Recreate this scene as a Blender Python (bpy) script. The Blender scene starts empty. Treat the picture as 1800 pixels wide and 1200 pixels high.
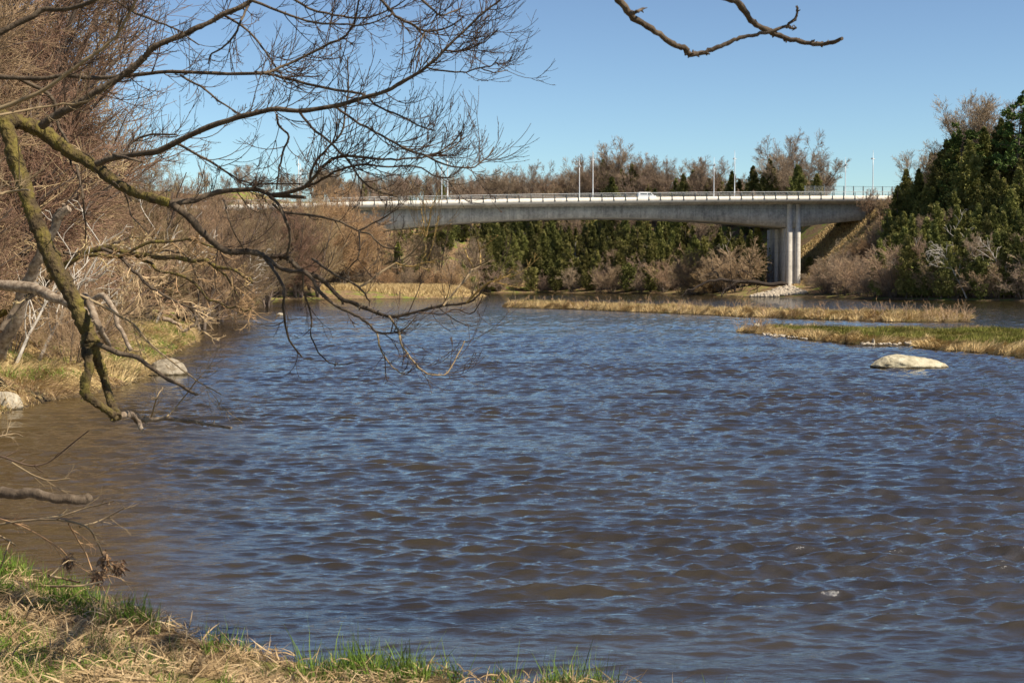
import bpy, math, numpy as np
from math import radians as R
sc = bpy.context.scene
COL = sc.collection
rng = np.random.default_rng(7)
CAMZ = 3.2; FX = 2500.0; PITCH = math.atan(103/2500.0)
# ------------------------------------------------------------------ camera maths
def ray(px, py):
    x = (px-900)/FX; z = -(py-600)/FX
    c, s = math.cos(PITCH), math.sin(PITCH)
    return np.array([x, c + z*s, -s + z*c])
def at(px, py, Y):
    d = ray(px, py); return np.array([0, 0, CAMZ]) + d*(Y/d[1])
def ground(px, py, z=0.0):
    d = ray(px, py); t = (z-CAMZ)/d[2]; return np.array([0, 0, CAMZ]) + d*t
def proj(p):
    v = np.asarray(p, float) - np.array([0, 0, CAMZ]); c, s = math.cos(PITCH), math.sin(PITCH)
    f = v[1]*c - v[2]*s; z = v[1]*s + v[2]*c
    return 900+FX*v[0]/f, 600-FX*z/f
# ------------------------------------------------------------------ mesh helpers
def mesh_np(name, V, F, smooth=False):
    """V (n,3); F list of int arrays (m,3) or (m,4)"""
    me = bpy.data.meshes.new(name)
    V = np.asarray(V, np.float32)
    if not isinstance(F, list): F = [F]
    F = [np.asarray(f, np.int32) for f in F if len(f)]
    me.vertices.add(len(V)); me.vertices.foreach_set('co', V.ravel())
    loops = np.concatenate([f.ravel() for f in F])
    tot = np.concatenate([np.full(len(f), f.shape[1], np.int32) for f in F])
    st = np.concatenate([[0], np.cumsum(tot)[:-1]]).astype(np.int32)
    me.loops.add(len(loops)); me.loops.foreach_set('vertex_index', loops)
    me.polygons.add(len(tot)); me.polygons.foreach_set('loop_start', st)
    try: me.polygons.foreach_set('loop_total', tot)
    except Exception: pass
    if smooth: me.polygons.foreach_set('use_smooth', np.ones(len(tot), bool))
    me.update(calc_edges=True); me.validate()
    return me
class MB:
    def __init__(s): s.V = []; s.Q = []; s.T = []; s.n = 0
    def add(s, V, Q=None, T=None):
        V = np.asarray(V, float).reshape(-1, 3)
        if Q is not None and len(Q): s.Q.append(np.asarray(Q)+s.n)
        if T is not None and len(T): s.T.append(np.asarray(T)+s.n)
        s.V.append(V); s.n += len(V); return s
    def mesh(s, name, smooth=False):
        F = []
        if s.Q: F.append(np.concatenate(s.Q))
        if s.T: F.append(np.concatenate(s.T))
        return mesh_np(name, np.concatenate(s.V), F, smooth)
    def box(s, a, b):
        a = np.minimum(a, b); b2 = np.maximum(a, b)
        x0, y0, z0 = a; x1, y1, z1 = b2
        V = [(x0,y0,z0),(x1,y0,z0),(x1,y1,z0),(x0,y1,z0),(x0,y0,z1),(x1,y0,z1),(x1,y1,z1),(x0,y1,z1)]
        return s.add(V, [(0,3,2,1),(4,5,6,7),(0,1,5,4),(1,2,6,5),(2,3,7,6),(3,0,4,7)])
    def loft(s, S):
        """S (M,P,3) closed rings"""
        S = np.asarray(S, float); M, P = S.shape[:2]
        i = np.arange(M-1)[:, None]*P; j = np.arange(P)[None]; k = (j+1) % P
        Q = np.stack([i+j, i+k, i+P+k, i+P+j], -1).reshape(-1, 4)
        s.add(S.reshape(-1, 3), Q)
        for e, flip in ((0, True), (M-1, False)):
            c = S[e].mean(0); V = np.vstack([S[e], c]); j = np.arange(P)
            t = np.stack([j, (j+1) % P, np.full(P, P)], 1)
            if flip: t = t[:, ::-1]
            s.add(V, None, t)
        return s
    def tubes(s, P, Rr, S=3, rough=0.0, cap=False):
        """P (N,K,3) polylines, Rr (N,K)"""
        N, K = P.shape[:2]
        if N == 0: return s
        T = np.gradient(P, axis=1); T /= np.linalg.norm(T, axis=2, keepdims=True)+1e-9
        mt = T.mean(1); ref = np.where(np.abs(mt[:, 2:3]) > 0.9, [[1., .13, 0]], [[.05, .02, 1.]])
        A = np.cross(T, ref[:, None, :]); A /= np.linalg.norm(A, axis=2, keepdims=True)+1e-9
        B = np.cross(T, A)
        th = np.arange(S)*2*np.pi/S
        rr = Rr[:, :, None]*(1+rough*rng.standard_normal((N, K, S)))
        V = P[:, :, None] + rr[..., None]*(np.cos(th)[None, None, :, None]*A[:, :, None]+np.sin(th)[None, None, :, None]*B[:, :, None])
        b = (np.arange(N)*K*S)[:, None, None]; k = (np.arange(K-1)*S)[None, :, None]; j = np.arange(S)[None, None]
        j2 = (j+1) % S
        Q = np.stack([b+k+j, b+k+S+j, b+k+S+j2, b+k+j2], -1).reshape(-1, 4)
        s.add(V.reshape(-1, 3), Q)
        if cap:
            for n in range(N):
                for e in (0, K-1):
                    ring = V[n, e]; jj = np.arange(S)
                    s.add(np.vstack([ring, P[n, e]]), None, np.stack([jj, (jj+1) % S, np.full(S, S)], 1))
        return s
def nrm(v): return v/(np.linalg.norm(v, axis=-1, keepdims=True)+1e-9)
def grow(P, Rr, n, tr=(.2, 1), lr=(.4, .6), ang=(30, 60), K=4, up=0.1, wob=.15, rr=.6, rtip=.4, fall=.5, L=None, rmin=0, side=None):
    """children of polylines"""
    N, KP = P.shape[:2]
    Lp = np.linalg.norm(np.diff(P, axis=1), axis=2).sum(1)
    idx = np.repeat(np.arange(N), n)
    t = rng.uniform(tr[0], tr[1], N*n)
    f = t*(KP-1); i0 = np.clip(f.astype(int), 0, KP-2); w = (f-i0)[:, None]
    p0 = P[idx, i0]*(1-w)+P[idx, i0+1]*w
    T = nrm(P[idx, i0+1]-P[idx, i0])
    r0 = Rr[idx, i0]*(1-w[:, 0])+Rr[idx, i0+1]*w[:, 0]
    q = rng.standard_normal(T.shape)
    if side is not None: q = q*np.array(side)
    perp = nrm(q-(q*T).sum(1, keepdims=True)*T)
    a = np.radians(rng.uniform(*ang, N*n))[:, None]
    d = np.cos(a)*T+np.sin(a)*perp
    if L is None: L_ = Lp[idx]*rng.uniform(*lr, N*n)*(1-fall*t)
    else: L_ = rng.uniform(*L, N*n)
    out = np.zeros((N*n, K, 3)); out[:, 0] = p0; st = (L_/(K-1))[:, None]
    for k in range(1, K):
        out[:, k] = out[:, k-1]+d*st
        d = nrm(d+np.array([0, 0, up])+wob*rng.standard_normal(d.shape))
    rb = np.maximum(r0*rr, rmin)
    R2 = rb[:, None]*np.linspace(1, rtip, K)[None]
    return out, R2
def vnoise(x, y, seed=0):
    """value noise 2D, ~[-1,1]"""
    xi = np.floor(x).astype(np.int64); yi = np.floor(y).astype(np.int64); fx = x-xi; fy = y-yi
    fx = fx*fx*(3-2*fx); fy = fy*fy*(3-2*fy)
    def h(a, b):
        n = (a*374761393 + b*668265263 + seed*974711) & 0x7fffffff
        n = ((n ^ (n >> 13))*1274126177) & 0x7fffffff
        return ((n ^ (n >> 16)) & 0xffff)/32767.5-1
    return (h(xi, yi)*(1-fx)+h(xi+1, yi)*fx)*(1-fy)+(h(xi, yi+1)*(1-fx)+h(xi+1, yi+1)*fx)*fy
def fbm(x, y, s, oct=4, seed=0):
    o = 0; a = 1
    for i in range(oct): o = o+a*vnoise(x/s*2**i, y/s*2**i, seed+i); a *= .5
    return o
def link(o): COL.objects.link(o); return o
def tag(o, label=None, cat=None, group=None, kind=None):
    if label: o['label'] = label
    if cat: o['category'] = cat
    if group: o['group'] = group
    if kind: o['kind'] = kind
    return o
def obj(name, me, mat, parent=None, loc=None):
    o = bpy.data.objects.new(name, me); link(o)
    if mat and not me.materials: me.materials.append(mat)
    if parent: o.parent = parent
    if loc is not None: o.location = loc
    return o
def empty(name, loc=(0, 0, 0), rz=0, scale=None):
    o = bpy.data.objects.new(name, None); link(o); o.location = [float(v) for v in loc]; o.rotation_euler = (0, 0, rz); o.empty_display_size = .3
    if scale is not None: o.scale = scale
    return o
# ------------------------------------------------------------------ materials
def mat(name, cols, scale=1.0, rough=.9, detail=6, dist=0.0, stretch=(1, 1, 1), bump=0.0, bscale=None, spec=.2, objrand=0.0, geo=False, pos=None, bdist=.02, w=None):
    m = bpy.data.materials.new(name); m.use_nodes = True; nt = m.node_tree; N = nt.nodes; L = nt.links
    b = N['Principled BSDF']; b.inputs['Roughness'].default_value = rough
    b.inputs['Specular IOR Level'].default_value = spec
    tc = N.new('ShaderNodeTexCoord'); mp = N.new('ShaderNodeMapping'); mp.inputs['Scale'].default_value = stretch
    if geo:
        g = N.new('ShaderNodeNewGeometry'); L.new(g.outputs['Position'], mp.inputs[0])
    else: L.new(tc.outputs['Object'], mp.inputs[0])
    no = N.new('ShaderNodeTexNoise'); no.inputs['Scale'].default_value = scale; no.inputs['Detail'].default_value = detail; no.inputs['Distortion'].default_value = dist; no.inputs['Roughness'].default_value = .62
    L.new(mp.outputs[0], no.inputs['Vector'])
    cr = N.new('ShaderNodeValToRGB'); n = len(cols)
    pos = pos or [.28+.44*i/(max(1, n-1)) for i in range(n)]
    for i, c in enumerate(cols):
        e = cr.color_ramp.elements[i] if i < 2 else cr.color_ramp.elements.new(pos[i])
        e.position = pos[i]; e.color = (*c, 1)
    L.new(no.outputs['Fac'], cr.inputs[0]); out = cr.outputs[0]
    if objrand:
        oi = N.new('ShaderNodeObjectInfo'); hs = N.new('ShaderNodeHueSaturation')
        mr = N.new('ShaderNodeMapRange'); mr.inputs[3].default_value = 1-objrand; mr.inputs[4].default_value = 1+objrand
        L.new(oi.outputs['Random'], mr.inputs[0]); L.new(mr.outputs[0], hs.inputs['Value']); 
        mr2 = N.new('ShaderNodeMapRange'); mr2.inputs[3].default_value = .5-objrand*.06; mr2.inputs[4].default_value = .5+objrand*.05
        ml = N.new('ShaderNodeMath'); ml.operation = 'FRACT'; m7 = N.new('ShaderNodeMath'); m7.operation = 'MULTIPLY'; m7.inputs[1].default_value = 17.3
        L.new(oi.outputs['Random'], m7.inputs[0]); L.new(m7.outputs[0], ml.inputs[0]); L.new(ml.outputs[0], mr2.inputs[0]); L.new(mr2.outputs[0], hs.inputs['Hue'])
        L.new(out, hs.inputs['Color']); out = hs.outputs[0]
    L.new(out, b.inputs['Base Color'])
    if bump:
        n2 = N.new('ShaderNodeTexNoise'); n2.inputs['Scale'].default_value = bscale or scale*3; n2.inputs['Detail'].default_value = 6
        L.new(mp.outputs[0], n2.inputs['Vector'])
        bp = N.new('ShaderNodeBump'); bp.inputs['Strength'].default_value = bump; bp.inputs['Distance'].default_value = bdist
        L.new(n2.outputs['Fac'], bp.inputs['Height']); L.new(bp.outputs[0], b.inputs['Normal'])
    return m
M = {}
M['bark_near'] = mat('bark_near', [(.035,.025,.017), (.09,.066,.045), (.15,.115,.08)], 9, bump=.8, bscale=30, stretch=(1,1,.6), geo=True)
M['bark_moss'] = mat('bark_moss', [(.03,.02,.012), (.085,.06,.03), (.13,.10,.028), (.20,.165,.038)], 7, bump=1, bscale=26, geo=True, pos=[.3,.46,.58,.72], bdist=.05, stretch=(1,1,.7))
M['bark_pale'] = mat('bark_pale', [(.07,.05,.034), (.22,.165,.115), (.36,.30,.225)], 8, bump=.9, bscale=24, geo=True)
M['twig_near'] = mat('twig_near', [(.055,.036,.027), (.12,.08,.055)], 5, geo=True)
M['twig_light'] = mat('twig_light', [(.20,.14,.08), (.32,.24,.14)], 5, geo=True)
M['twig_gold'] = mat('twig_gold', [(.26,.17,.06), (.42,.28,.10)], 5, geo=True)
M['bark_far'] = mat('bark_far', [(.09,.065,.05), (.18,.14,.11)], 1.5, objrand=.2)
M['bark_dark'] = mat('bark_dark', [(.02,.015,.012), (.05,.038,.03)], 3)
M['bark_white'] = mat('bark_white', [(.34,.30,.25), (.55,.50,.43)], 2)
M['twig_brown'] = mat('twig_brown', [(.27,.18,.105), (.50,.36,.21)], .5, objrand=.42)
M['twig_grey'] = mat('twig_grey', [(.20,.145,.10), (.36,.265,.18)], .5, objrand=.22)
M['twig_tan'] = mat('twig_tan', [(.28,.18,.09), (.44,.29,.15)], .5, objrand=.15)
M['twig_red'] = mat('twig_red', [(.25,.17,.10), (.42,.305,.19)], .5, objrand=.2)
M['twig_dark'] = mat('twig_dark', [(.13,.08,.048), (.33,.225,.135)], .6, objrand=.42)
M['cedar'] = mat('cedar', [(.04,.048,.013), (.165,.165,.042), (.36,.33,.12)], .9, objrand=.35, pos=[.3,.5,.68])
M['pine'] = mat('pine', [(.03,.05,.014), (.08,.12,.03), (.16,.19,.045)], .8, objrand=.25)
M['straw'] = mat('straw', [(.12,.075,.035), (.36,.25,.13), (.60,.46,.28)], 4, geo=True, detail=9)
M['straw_far'] = mat('straw_far', [(.15,.085,.035), (.48,.34,.155), (.74,.57,.30)], 1.1, geo=True, detail=9)
M['grass'] = mat('grass', [(.045,.085,.012), (.11,.18,.022), (.22,.28,.05)], 3, geo=True)
M['grass_far'] = mat('grass_far', [(.09,.11,.018), (.18,.18,.035), (.38,.29,.12)], 1.2, geo=True)
M['weed'] = mat('weed', [(.30,.17,.09), (.44,.28,.15)], 2, geo=True)
M['rock_big'] = mat('rock_big', [(.17,.14,.085), (.36,.32,.22), (.54,.49,.37)], 3, bump=.8, bscale=9, bdist=.05, detail=10)
M['rock'] = mat('rock', [(.15,.125,.09), (.32,.27,.20), (.45,.39,.30)], 3, bump=.7, bscale=14, objrand=.2)
M['riprap'] = mat('riprap', [(.22,.18,.13), (.50,.43,.34)], 1.8, geo=True)
M['metal_dark'] = mat('metal_dark', [(.05,.065,.07), (.08,.10,.11)], 2, rough=.6)
M['metal_rail'] = mat('metal_rail', [(.50,.51,.50), (.60,.60,.58)], 2, rough=.5)
M['metal_pole'] = mat('metal_pole', [(.62,.64,.65), (.7,.72,.72)], 2, rough=.5)
M['asphalt'] = mat('asphalt', [(.04,.04,.04), (.06,.06,.06)], 2)
M['white_paint'] = mat('white_paint', [(.78,.79,.8), (.84,.84,.84)], 1, rough=.25, spec=.5)
M['rubber'] = mat('rubber', [(.015,.015,.015), (.03,.03,.03)], 3)
M['glass_dark'] = mat('glass_dark', [(.02,.03,.035), (.04,.05,.06)], 1, rough=.08, spec=.6)
M['lamp'] = mat('lamp', [(.45,.46,.47), (.6,.6,.6)], 1, rough=.4)
M['paint_mark'] = mat('paint_mark', [(.10,.02,.07), (.18,.05,.12)], 3)
def concrete(name, base, dark, amt=1.0):
    m = bpy.data.materials.new(name); m.use_nodes = True; nt = m.node_tree; N = nt.nodes; L = nt.links
    b = N['Principled BSDF']; b.inputs['Roughness'].default_value = .92; b.inputs['Specular IOR Level'].default_value = .2
    g = N.new('ShaderNodeNewGeometry')
    def no(scale, st, det=6):
        mp = N.new('ShaderNodeMapping'); mp.inputs['Scale'].default_value = st; L.new(g.outputs['Position'], mp.inputs[0])
        n = N.new('ShaderNodeTexNoise'); n.inputs['Scale'].default_value = scale; n.inputs['Detail'].default_value = det; n.inputs['Roughness'].default_value = .7; L.new(mp.outputs[0], n.inputs['Vector']); return n
    a = no(.9, (1, 1, .12)); c = no(.22, (1, 1, .9)); f = no(1.6, (1, 1, 1), 8)
    mx = N.new('ShaderNodeMath'); mx.operation = 'ADD'; L.new(a.outputs['Fac'], mx.inputs[0]); L.new(c.outputs['Fac'], mx.inputs[1])
    m2 = N.new('ShaderNodeMath'); m2.operation = 'ADD'; L.new(mx.outputs[0], m2.inputs[0]); L.new(f.outputs['Fac'], m2.inputs[1])
    mr = N.new('ShaderNodeMapRange'); mr.inputs[1].default_value = 1.2; mr.inputs[2].default_value = 1.8; L.new(m2.outputs[0], mr.inputs[0])
    cm = N.new('ShaderNodeMix'); cm.data_type = 'RGBA'; cm.inputs[6].default_value = (*dark, 1); cm.inputs[7].default_value = (*base, 1); L.new(mr.outputs[0], cm.inputs[0])
    # formwork joints
    dp = N.new('ShaderNodeVectorMath'); dp.operation = 'DOT_PRODUCT'; dp.inputs[1].default_value = (math.cos(R(7)), math.sin(R(7)), 0); L.new(g.outputs['Position'], dp.inputs[0])
    def line(src, per, wd):
        a1 = N.new('ShaderNodeMath'); a1.operation = 'DIVIDE'; a1.inputs[1].default_value = per; L.new(src, a1.inputs[0]); a2 = N.new('ShaderNodeMath'); a2.operation = 'FRACT'; L.new(a1.outputs[0], a2.inputs[0])
        a3 = N.new('ShaderNodeMath'); a3.operation = 'LESS_THAN'; a3.inputs[1].default_value = wd/per; L.new(a2.outputs[0], a3.inputs[0]); return a3
    sx = N.new('ShaderNodeSeparateXYZ'); L.new(g.outputs['Position'], sx.inputs[0])
    l1 = line(dp.outputs['Value'], 4.8, .12); l2 = line(sx.outputs[2], 3.7, .10); mxx = N.new('ShaderNodeMath'); mxx.operation = 'MAXIMUM'; L.new(l1.outputs[0], mxx.inputs[0]); L.new(l2.outputs[0], mxx.inputs[1])
    fr = N.new('ShaderNodeMath'); fr.operation = 'MULTIPLY'; fr.inputs[1].default_value = .45 if amt else 0; L.new(mxx.outputs[0], fr.inputs[0])
    c3 = N.new('ShaderNodeMix'); c3.data_type = 'RGBA'; c3.inputs[7].default_value = (*[q*.6 for q in dark], 1); L.new(fr.outputs[0], c3.inputs[0]); L.new(cm.outputs[2], c3.inputs[6])
    L.new(c3.outputs[2], b.inputs['Base Color']); return m
M['concrete'] = concrete('concrete', (.54,.52,.47), (.20,.195,.185))
M['fascia'] = concrete('fascia', (.74,.69,.60), (.56,.51,.43), 0)
M['pier_conc'] = concrete('pier_conc', (.60,.58,.55), (.30,.295,.29))
M['pilaster'] = concrete('pilaster', (.72,.68,.61), (.42,.39,.35))
# ------------------------------------------------------------------ shoreline + terrain
def gp(px, py, z=0.0): return tuple(ground(px, py, z)[:2])
near_edge = [(60, 7.0), (12, 8.6), (4, 9.6), (2.6, 9.8), (1.6, 10.4), (.5, 10.8), (-.9, 11.15), (-2.2, 11.9), (-3.8, 13.5), (-5.5, 15.6), (-7.5, 17.2), (-11, 18.2), (-17, 20.5), (-20, 26), (-18, 31)]
left_edge = [gp(-60, 740), gp(20, 722), gp(70, 706), gp(150, 694), gp(220, 676), gp(262, 655), gp(262, 640), gp(310, 618), gp(345, 600), gp(335, 585), gp(345, 572), gp(350, 560), gp(372, 547), gp(395, 537), gp(430, 531), gp(500, 526.5), gp(650, 525.5), gp(780, 524.5), gp(848, 522.5)]
back_edge = [(-6, 345), (-12, 362), (-22, 400), (-12, 452), (10, 458), (25, 440), (44, 418), gp(1250, 519), gp(1318, 521.5), gp(1450, 522.5), gp(1520, 526), gp(1650, 528), gp(1800, 529), (160, 238), (420, 215), (420, 7.0)]
WATER = np.array(near_edge+left_edge+back_edge)
isl1 = [gp(882, 540.5), gp(940, 542), gp(1000, 543.5), gp(1060, 546), gp(1130, 549), gp(1250, 554), gp(1330, 558), gp(1400, 560), gp(1480, 563), gp(1560, 566), gp(1640, 566), gp(1700, 565)]
isl1 += [(p[0]+2.0+.6*math.sin(i*2.1), p[1]+(7+1.5*math.sin(i*1.7))*(.6 if i in (0, 11) else 1)) for i, p in reversed(list(enumerate(isl1)))]
isl1 = np.array(isl1)
isl2 = np.array([gp(1292, 583), gp(1340, 588), gp(1390, 594), gp(1440, 600), gp(1490, 605), gp(1540, 607), gp(1600, 606), gp(1612, 612), gp(1660, 617), gp(1720, 621), gp(1790, 628), gp(1880, 634), (45, 52), (60, 50), (60, 66), (46, 76), (33, 86), (24, 89), (17.5, 91)])
def sdist(x, y, poly):
    """signed distance, + inside polygon"""
    sh = x.shape; x = x.ravel(); y = y.ravel(); d = np.full(x.shape, 1e18); ins = np.zeros(x.shape, bool)
    n = len(poly)
    for i in range(n):
        ax, ay = poly[i]; bx, by = poly[(i+1) % n]
        ex, ey = bx-ax, by-ay; t = np.clip(((x-ax)*ex+(y-ay)*ey)/(ex*ex+ey*ey+1e-12), 0, 1)
        d = np.minimum(d, (x-ax-t*ex)**2+(y-ay-t*ey)**2)
        if abs(ey) > 1e-12:
            c = ((ay > y) != (by > y)) & (x < ex*(y-ay)/ey+ax); ins ^= c
    return (np.where(ins, 1, -1)*np.sqrt(d)).reshape(sh)
def sm(x, a, b): t = np.clip((x-a)/(b-a), 0, 1); return t*t*(3-2*t)
def terrain(x, y):
    x = np.asarray(x, float); y = np.asarray(y, float)
    d = -sdist(x, y, WATER)
    wob = fbm(x, y, 2.2, 3, 5)*.12
    near = -.5+.62*sm(d, -.8, .35)+1.42*sm(d, .2, 7.0)+wob*sm(d, -.2, 1)+fbm(x, y, .55, 3, 9)*.085*sm(d, 0, .6)
    left = -.6+.9*sm(d, -1.5, .8)+1.3*sm(d, .5, 9)+.01*np.clip(d, 0, 200)+wob*2*sm(d, 0, 2)
    far_ = -.6+1.0*sm(d, -3, 2)+2.0*sm(d, 2, 14)
    yb = sm(y, 322, 348); a = np.minimum(np.clip((d-9-16*yb)*(.66+.19*yb), 0, 99), 29-7.8*yb)
    b = np.clip((d-7)*.55, 0, 27)
    wr = sm(x, 40, 60)
    a = np.maximum(a, np.clip((x-75.5)*1.1, 0, 21.2)*sm(y, 342, 364)*sm(d, 8, 16))
    hill = a*wr+b*(1-wr)
    hill = hill+fbm(x, y, 30, 3, 3)*1.3*sm(hill, 1, 8)
    farh = far_+hill
    ext = 6*sm(x, 100, 140)*sm(-y, -350, -318)
    farh = farh+ext*sm(d, 20, 70)
    wl = sm(-x, -12, -4)*sm(-y, -410, -345)          # 1 = left lowland
    h = farh*(1-wl)+left*wl
    wn = sm(-y, -30, -24)
    h = h*(1-wn)+near*wn
    for poly, hh in ((isl1, .30), (isl2, .24)):
        bb = (x > poly[:, 0].min()-4) & (x < poly[:, 0].max()+4) & (y > poly[:, 1].min()-4) & (y < poly[:, 1].max()+4)
        if bb.any():
            di = sdist(x[bb], y[bb], poly); hi = -.6+(.6+.08)*sm(di, -.8, .1)+hh*sm(di, -.1, 1.6)+fbm(x[bb], y[bb], 1.5, 2, 8)*.08*sm(di, -.2, .5)
            h[bb] = np.maximum(h[bb], hi)
    return h
def terr(x, y): return float(terrain(np.array([x]), np.array([y]))[0])
def grid_mesh(name, ys, xl, xr, nx, zf):
    ys = np.asarray(ys); t = np.linspace(0, 1, nx)
    X = xl(ys)[:, None]*(1-t)+xr(ys)[:, None]*t; Y = np.repeat(ys[:, None], nx, 1)
    out = zf(X, Y)
    if isinstance(out, tuple): X2, Y2, Z = out
    else: X2, Y2, Z = X, Y, out
    V = np.stack([X2, Y2, Z], -1).reshape(-1, 3)
    ny = len(ys); i = (np.arange(ny-1)*nx)[:, None]; j = np.arange(nx-1)[None]
    Q = np.stack([i+j, i+j+1, i+j+nx+1, i+j+nx], -1).reshape(-1, 4)
    return mesh_np(name, V, [Q], True)
gm = bpy.data.materials.new('soil'); gm.use_nodes = True
def soil():
    nt = gm.node_tree; N = nt.nodes; L = nt.links; b = N['Principled BSDF']; b.inputs['Roughness'].default_value = 1; b.inputs['Specular IOR Level'].default_value = .1
    g = N.new('ShaderNodeNewGeometry')
    def noise(s, d=6):
        n = N.new('ShaderNodeTexNoise'); n.inputs['Scale'].default_value = s; n.inputs['Detail'].default_value = d; n.inputs['Roughness'].default_value = .65; L.new(g.outputs['Position'], n.inputs['Vector']); return n
    def ramp(n, cs):
        c = N.new('ShaderNodeValToRGB')
        for i, (p, col) in enumerate(cs):
            e = c.color_ramp.elements[i] if i < 2 else c.color_ramp.elements.new(p); e.position = p; e.color = (*col, 1)
        L.new(n.outputs['Fac'], c.inputs[0]); return c
    base = ramp(noise(2.5, 10), [(.32, (.06,.04,.022)), (.5, (.17,.11,.06)), (.68, (.34,.235,.13))])
    gr = ramp(noise(7, 8), [(.35, (.09,.11,.02)), (.65, (.22,.24,.05))])
    k = ramp(noise(.35, 5), [(.50, (0, 0, 0)), (.60, (1, 1, 1))])
    mx = N.new('ShaderNodeMix'); mx.data_type = 'RGBA'; L.new(k.outputs[0], mx.inputs[0]); L.new(base.outputs[0], mx.inputs[6]); L.new(gr.outputs[0], mx.inputs[7])
    sp = N.new('ShaderNodeSeparateXYZ'); L.new(g.outputs['Position'], sp.inputs[0])
    wet = N.new('ShaderNodeMapRange'); wet.inputs[1].default_value = .02; wet.inputs[2].default_value = .16; L.new(sp.outputs[2], wet.inputs[0])
    m2 = N.new('ShaderNodeMix'); m2.data_type = 'RGBA'; m2.inputs[6].default_value = (.07,.05,.03, 1); L.new(wet.outputs[0], m2.inputs[0]); L.new(mx.outputs[2], m2.inputs[7])
    L.new(m2.outputs[2], b.inputs['Base Color'])
    bp = N.new('ShaderNodeBump'); bp.inputs['Distance'].default_value = .06; bp.inputs['Strength'].default_value = .8
    L.new(noise(9, 8).outputs['Fac'], bp.inputs['Height']); L.new(bp.outputs[0], b.inputs['Normal'])
soil()
ysn = np.linspace(-12, 24, 520)
obj('near_ground', grid_mesh('near_ground', ysn, lambda y: np.full_like(y, -22.), lambda y: np.full_like(y, 30.), 700, terrain), gm)['kind'] = 'structure'
ysf = 24*np.exp(np.linspace(0, math.log(1600/24), 620))
obj('ground', grid_mesh('ground', ysf, lambda y: -(40+.9*y), lambda y: 40+.9*y, 900, terrain), gm)['kind'] = 'structure'
# ------------------------------------------------------------------ water
def waves(X, Y):
    r = np.random.default_rng(11)
    Z = np.zeros_like(X); DX = np.zeros_like(X); DY = np.zeros_like(X)
    sp = np.maximum(Y*.0026, (1.2*Y+16)/1000)
    d = sdist(X[::8, ::8], Y[::8, ::8], WATER)
    d = np.repeat(np.repeat(d, 8, 0), 8, 1)[:X.shape[0], :X.shape[1]]
    calm = .35+.65*sm(d, .3, 6)
    patch = np.clip(1+.5*fbm(X*.45, Y, 5, 3, 40), .45, 1.6)
    calm = calm*patch*(.72+.28*sm(Y, 15, 32))
    calm = np.where((Y > 150), calm*(1-.6*sm(Y, 170, 330)), calm)
    for i in range(110):
        lam = .16*(1.1/.16)**r.random()
        th = math.radians(-86)+r.normal(0, .40)
        k = 2*math.pi/lam; kx, ky = k*math.cos(th), k*math.sin(th)
        a = .0063*lam**.86*r.uniform(.4, 1.4); ph = r.uniform(0, 6.28)
        att = np.clip(lam/(2.6*sp)-.6, 0, 1)
        # phase warp keeps crests short and irregular
        A = a*calm*att
        p = kx*X+ky*Y+ph+1.6*np.sin(X*.5*(1+i % 4)+i)+.9*np.sin(Y*.21+i*1.7)
        s = np.sin(p)-.36*np.sin(2*p); Z += A*s; c = (np.cos(p)-.2*np.cos(2*p))*A*.85; DX += c*kx/k; DY += c*ky/k
    return X+DX, Y+DY, Z
ysw = 7.5*np.exp(np.linspace(0, math.log(650/7.5), 1750))
wm = bpy.data.materials.new('river_water'); wm.use_nodes = True
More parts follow.
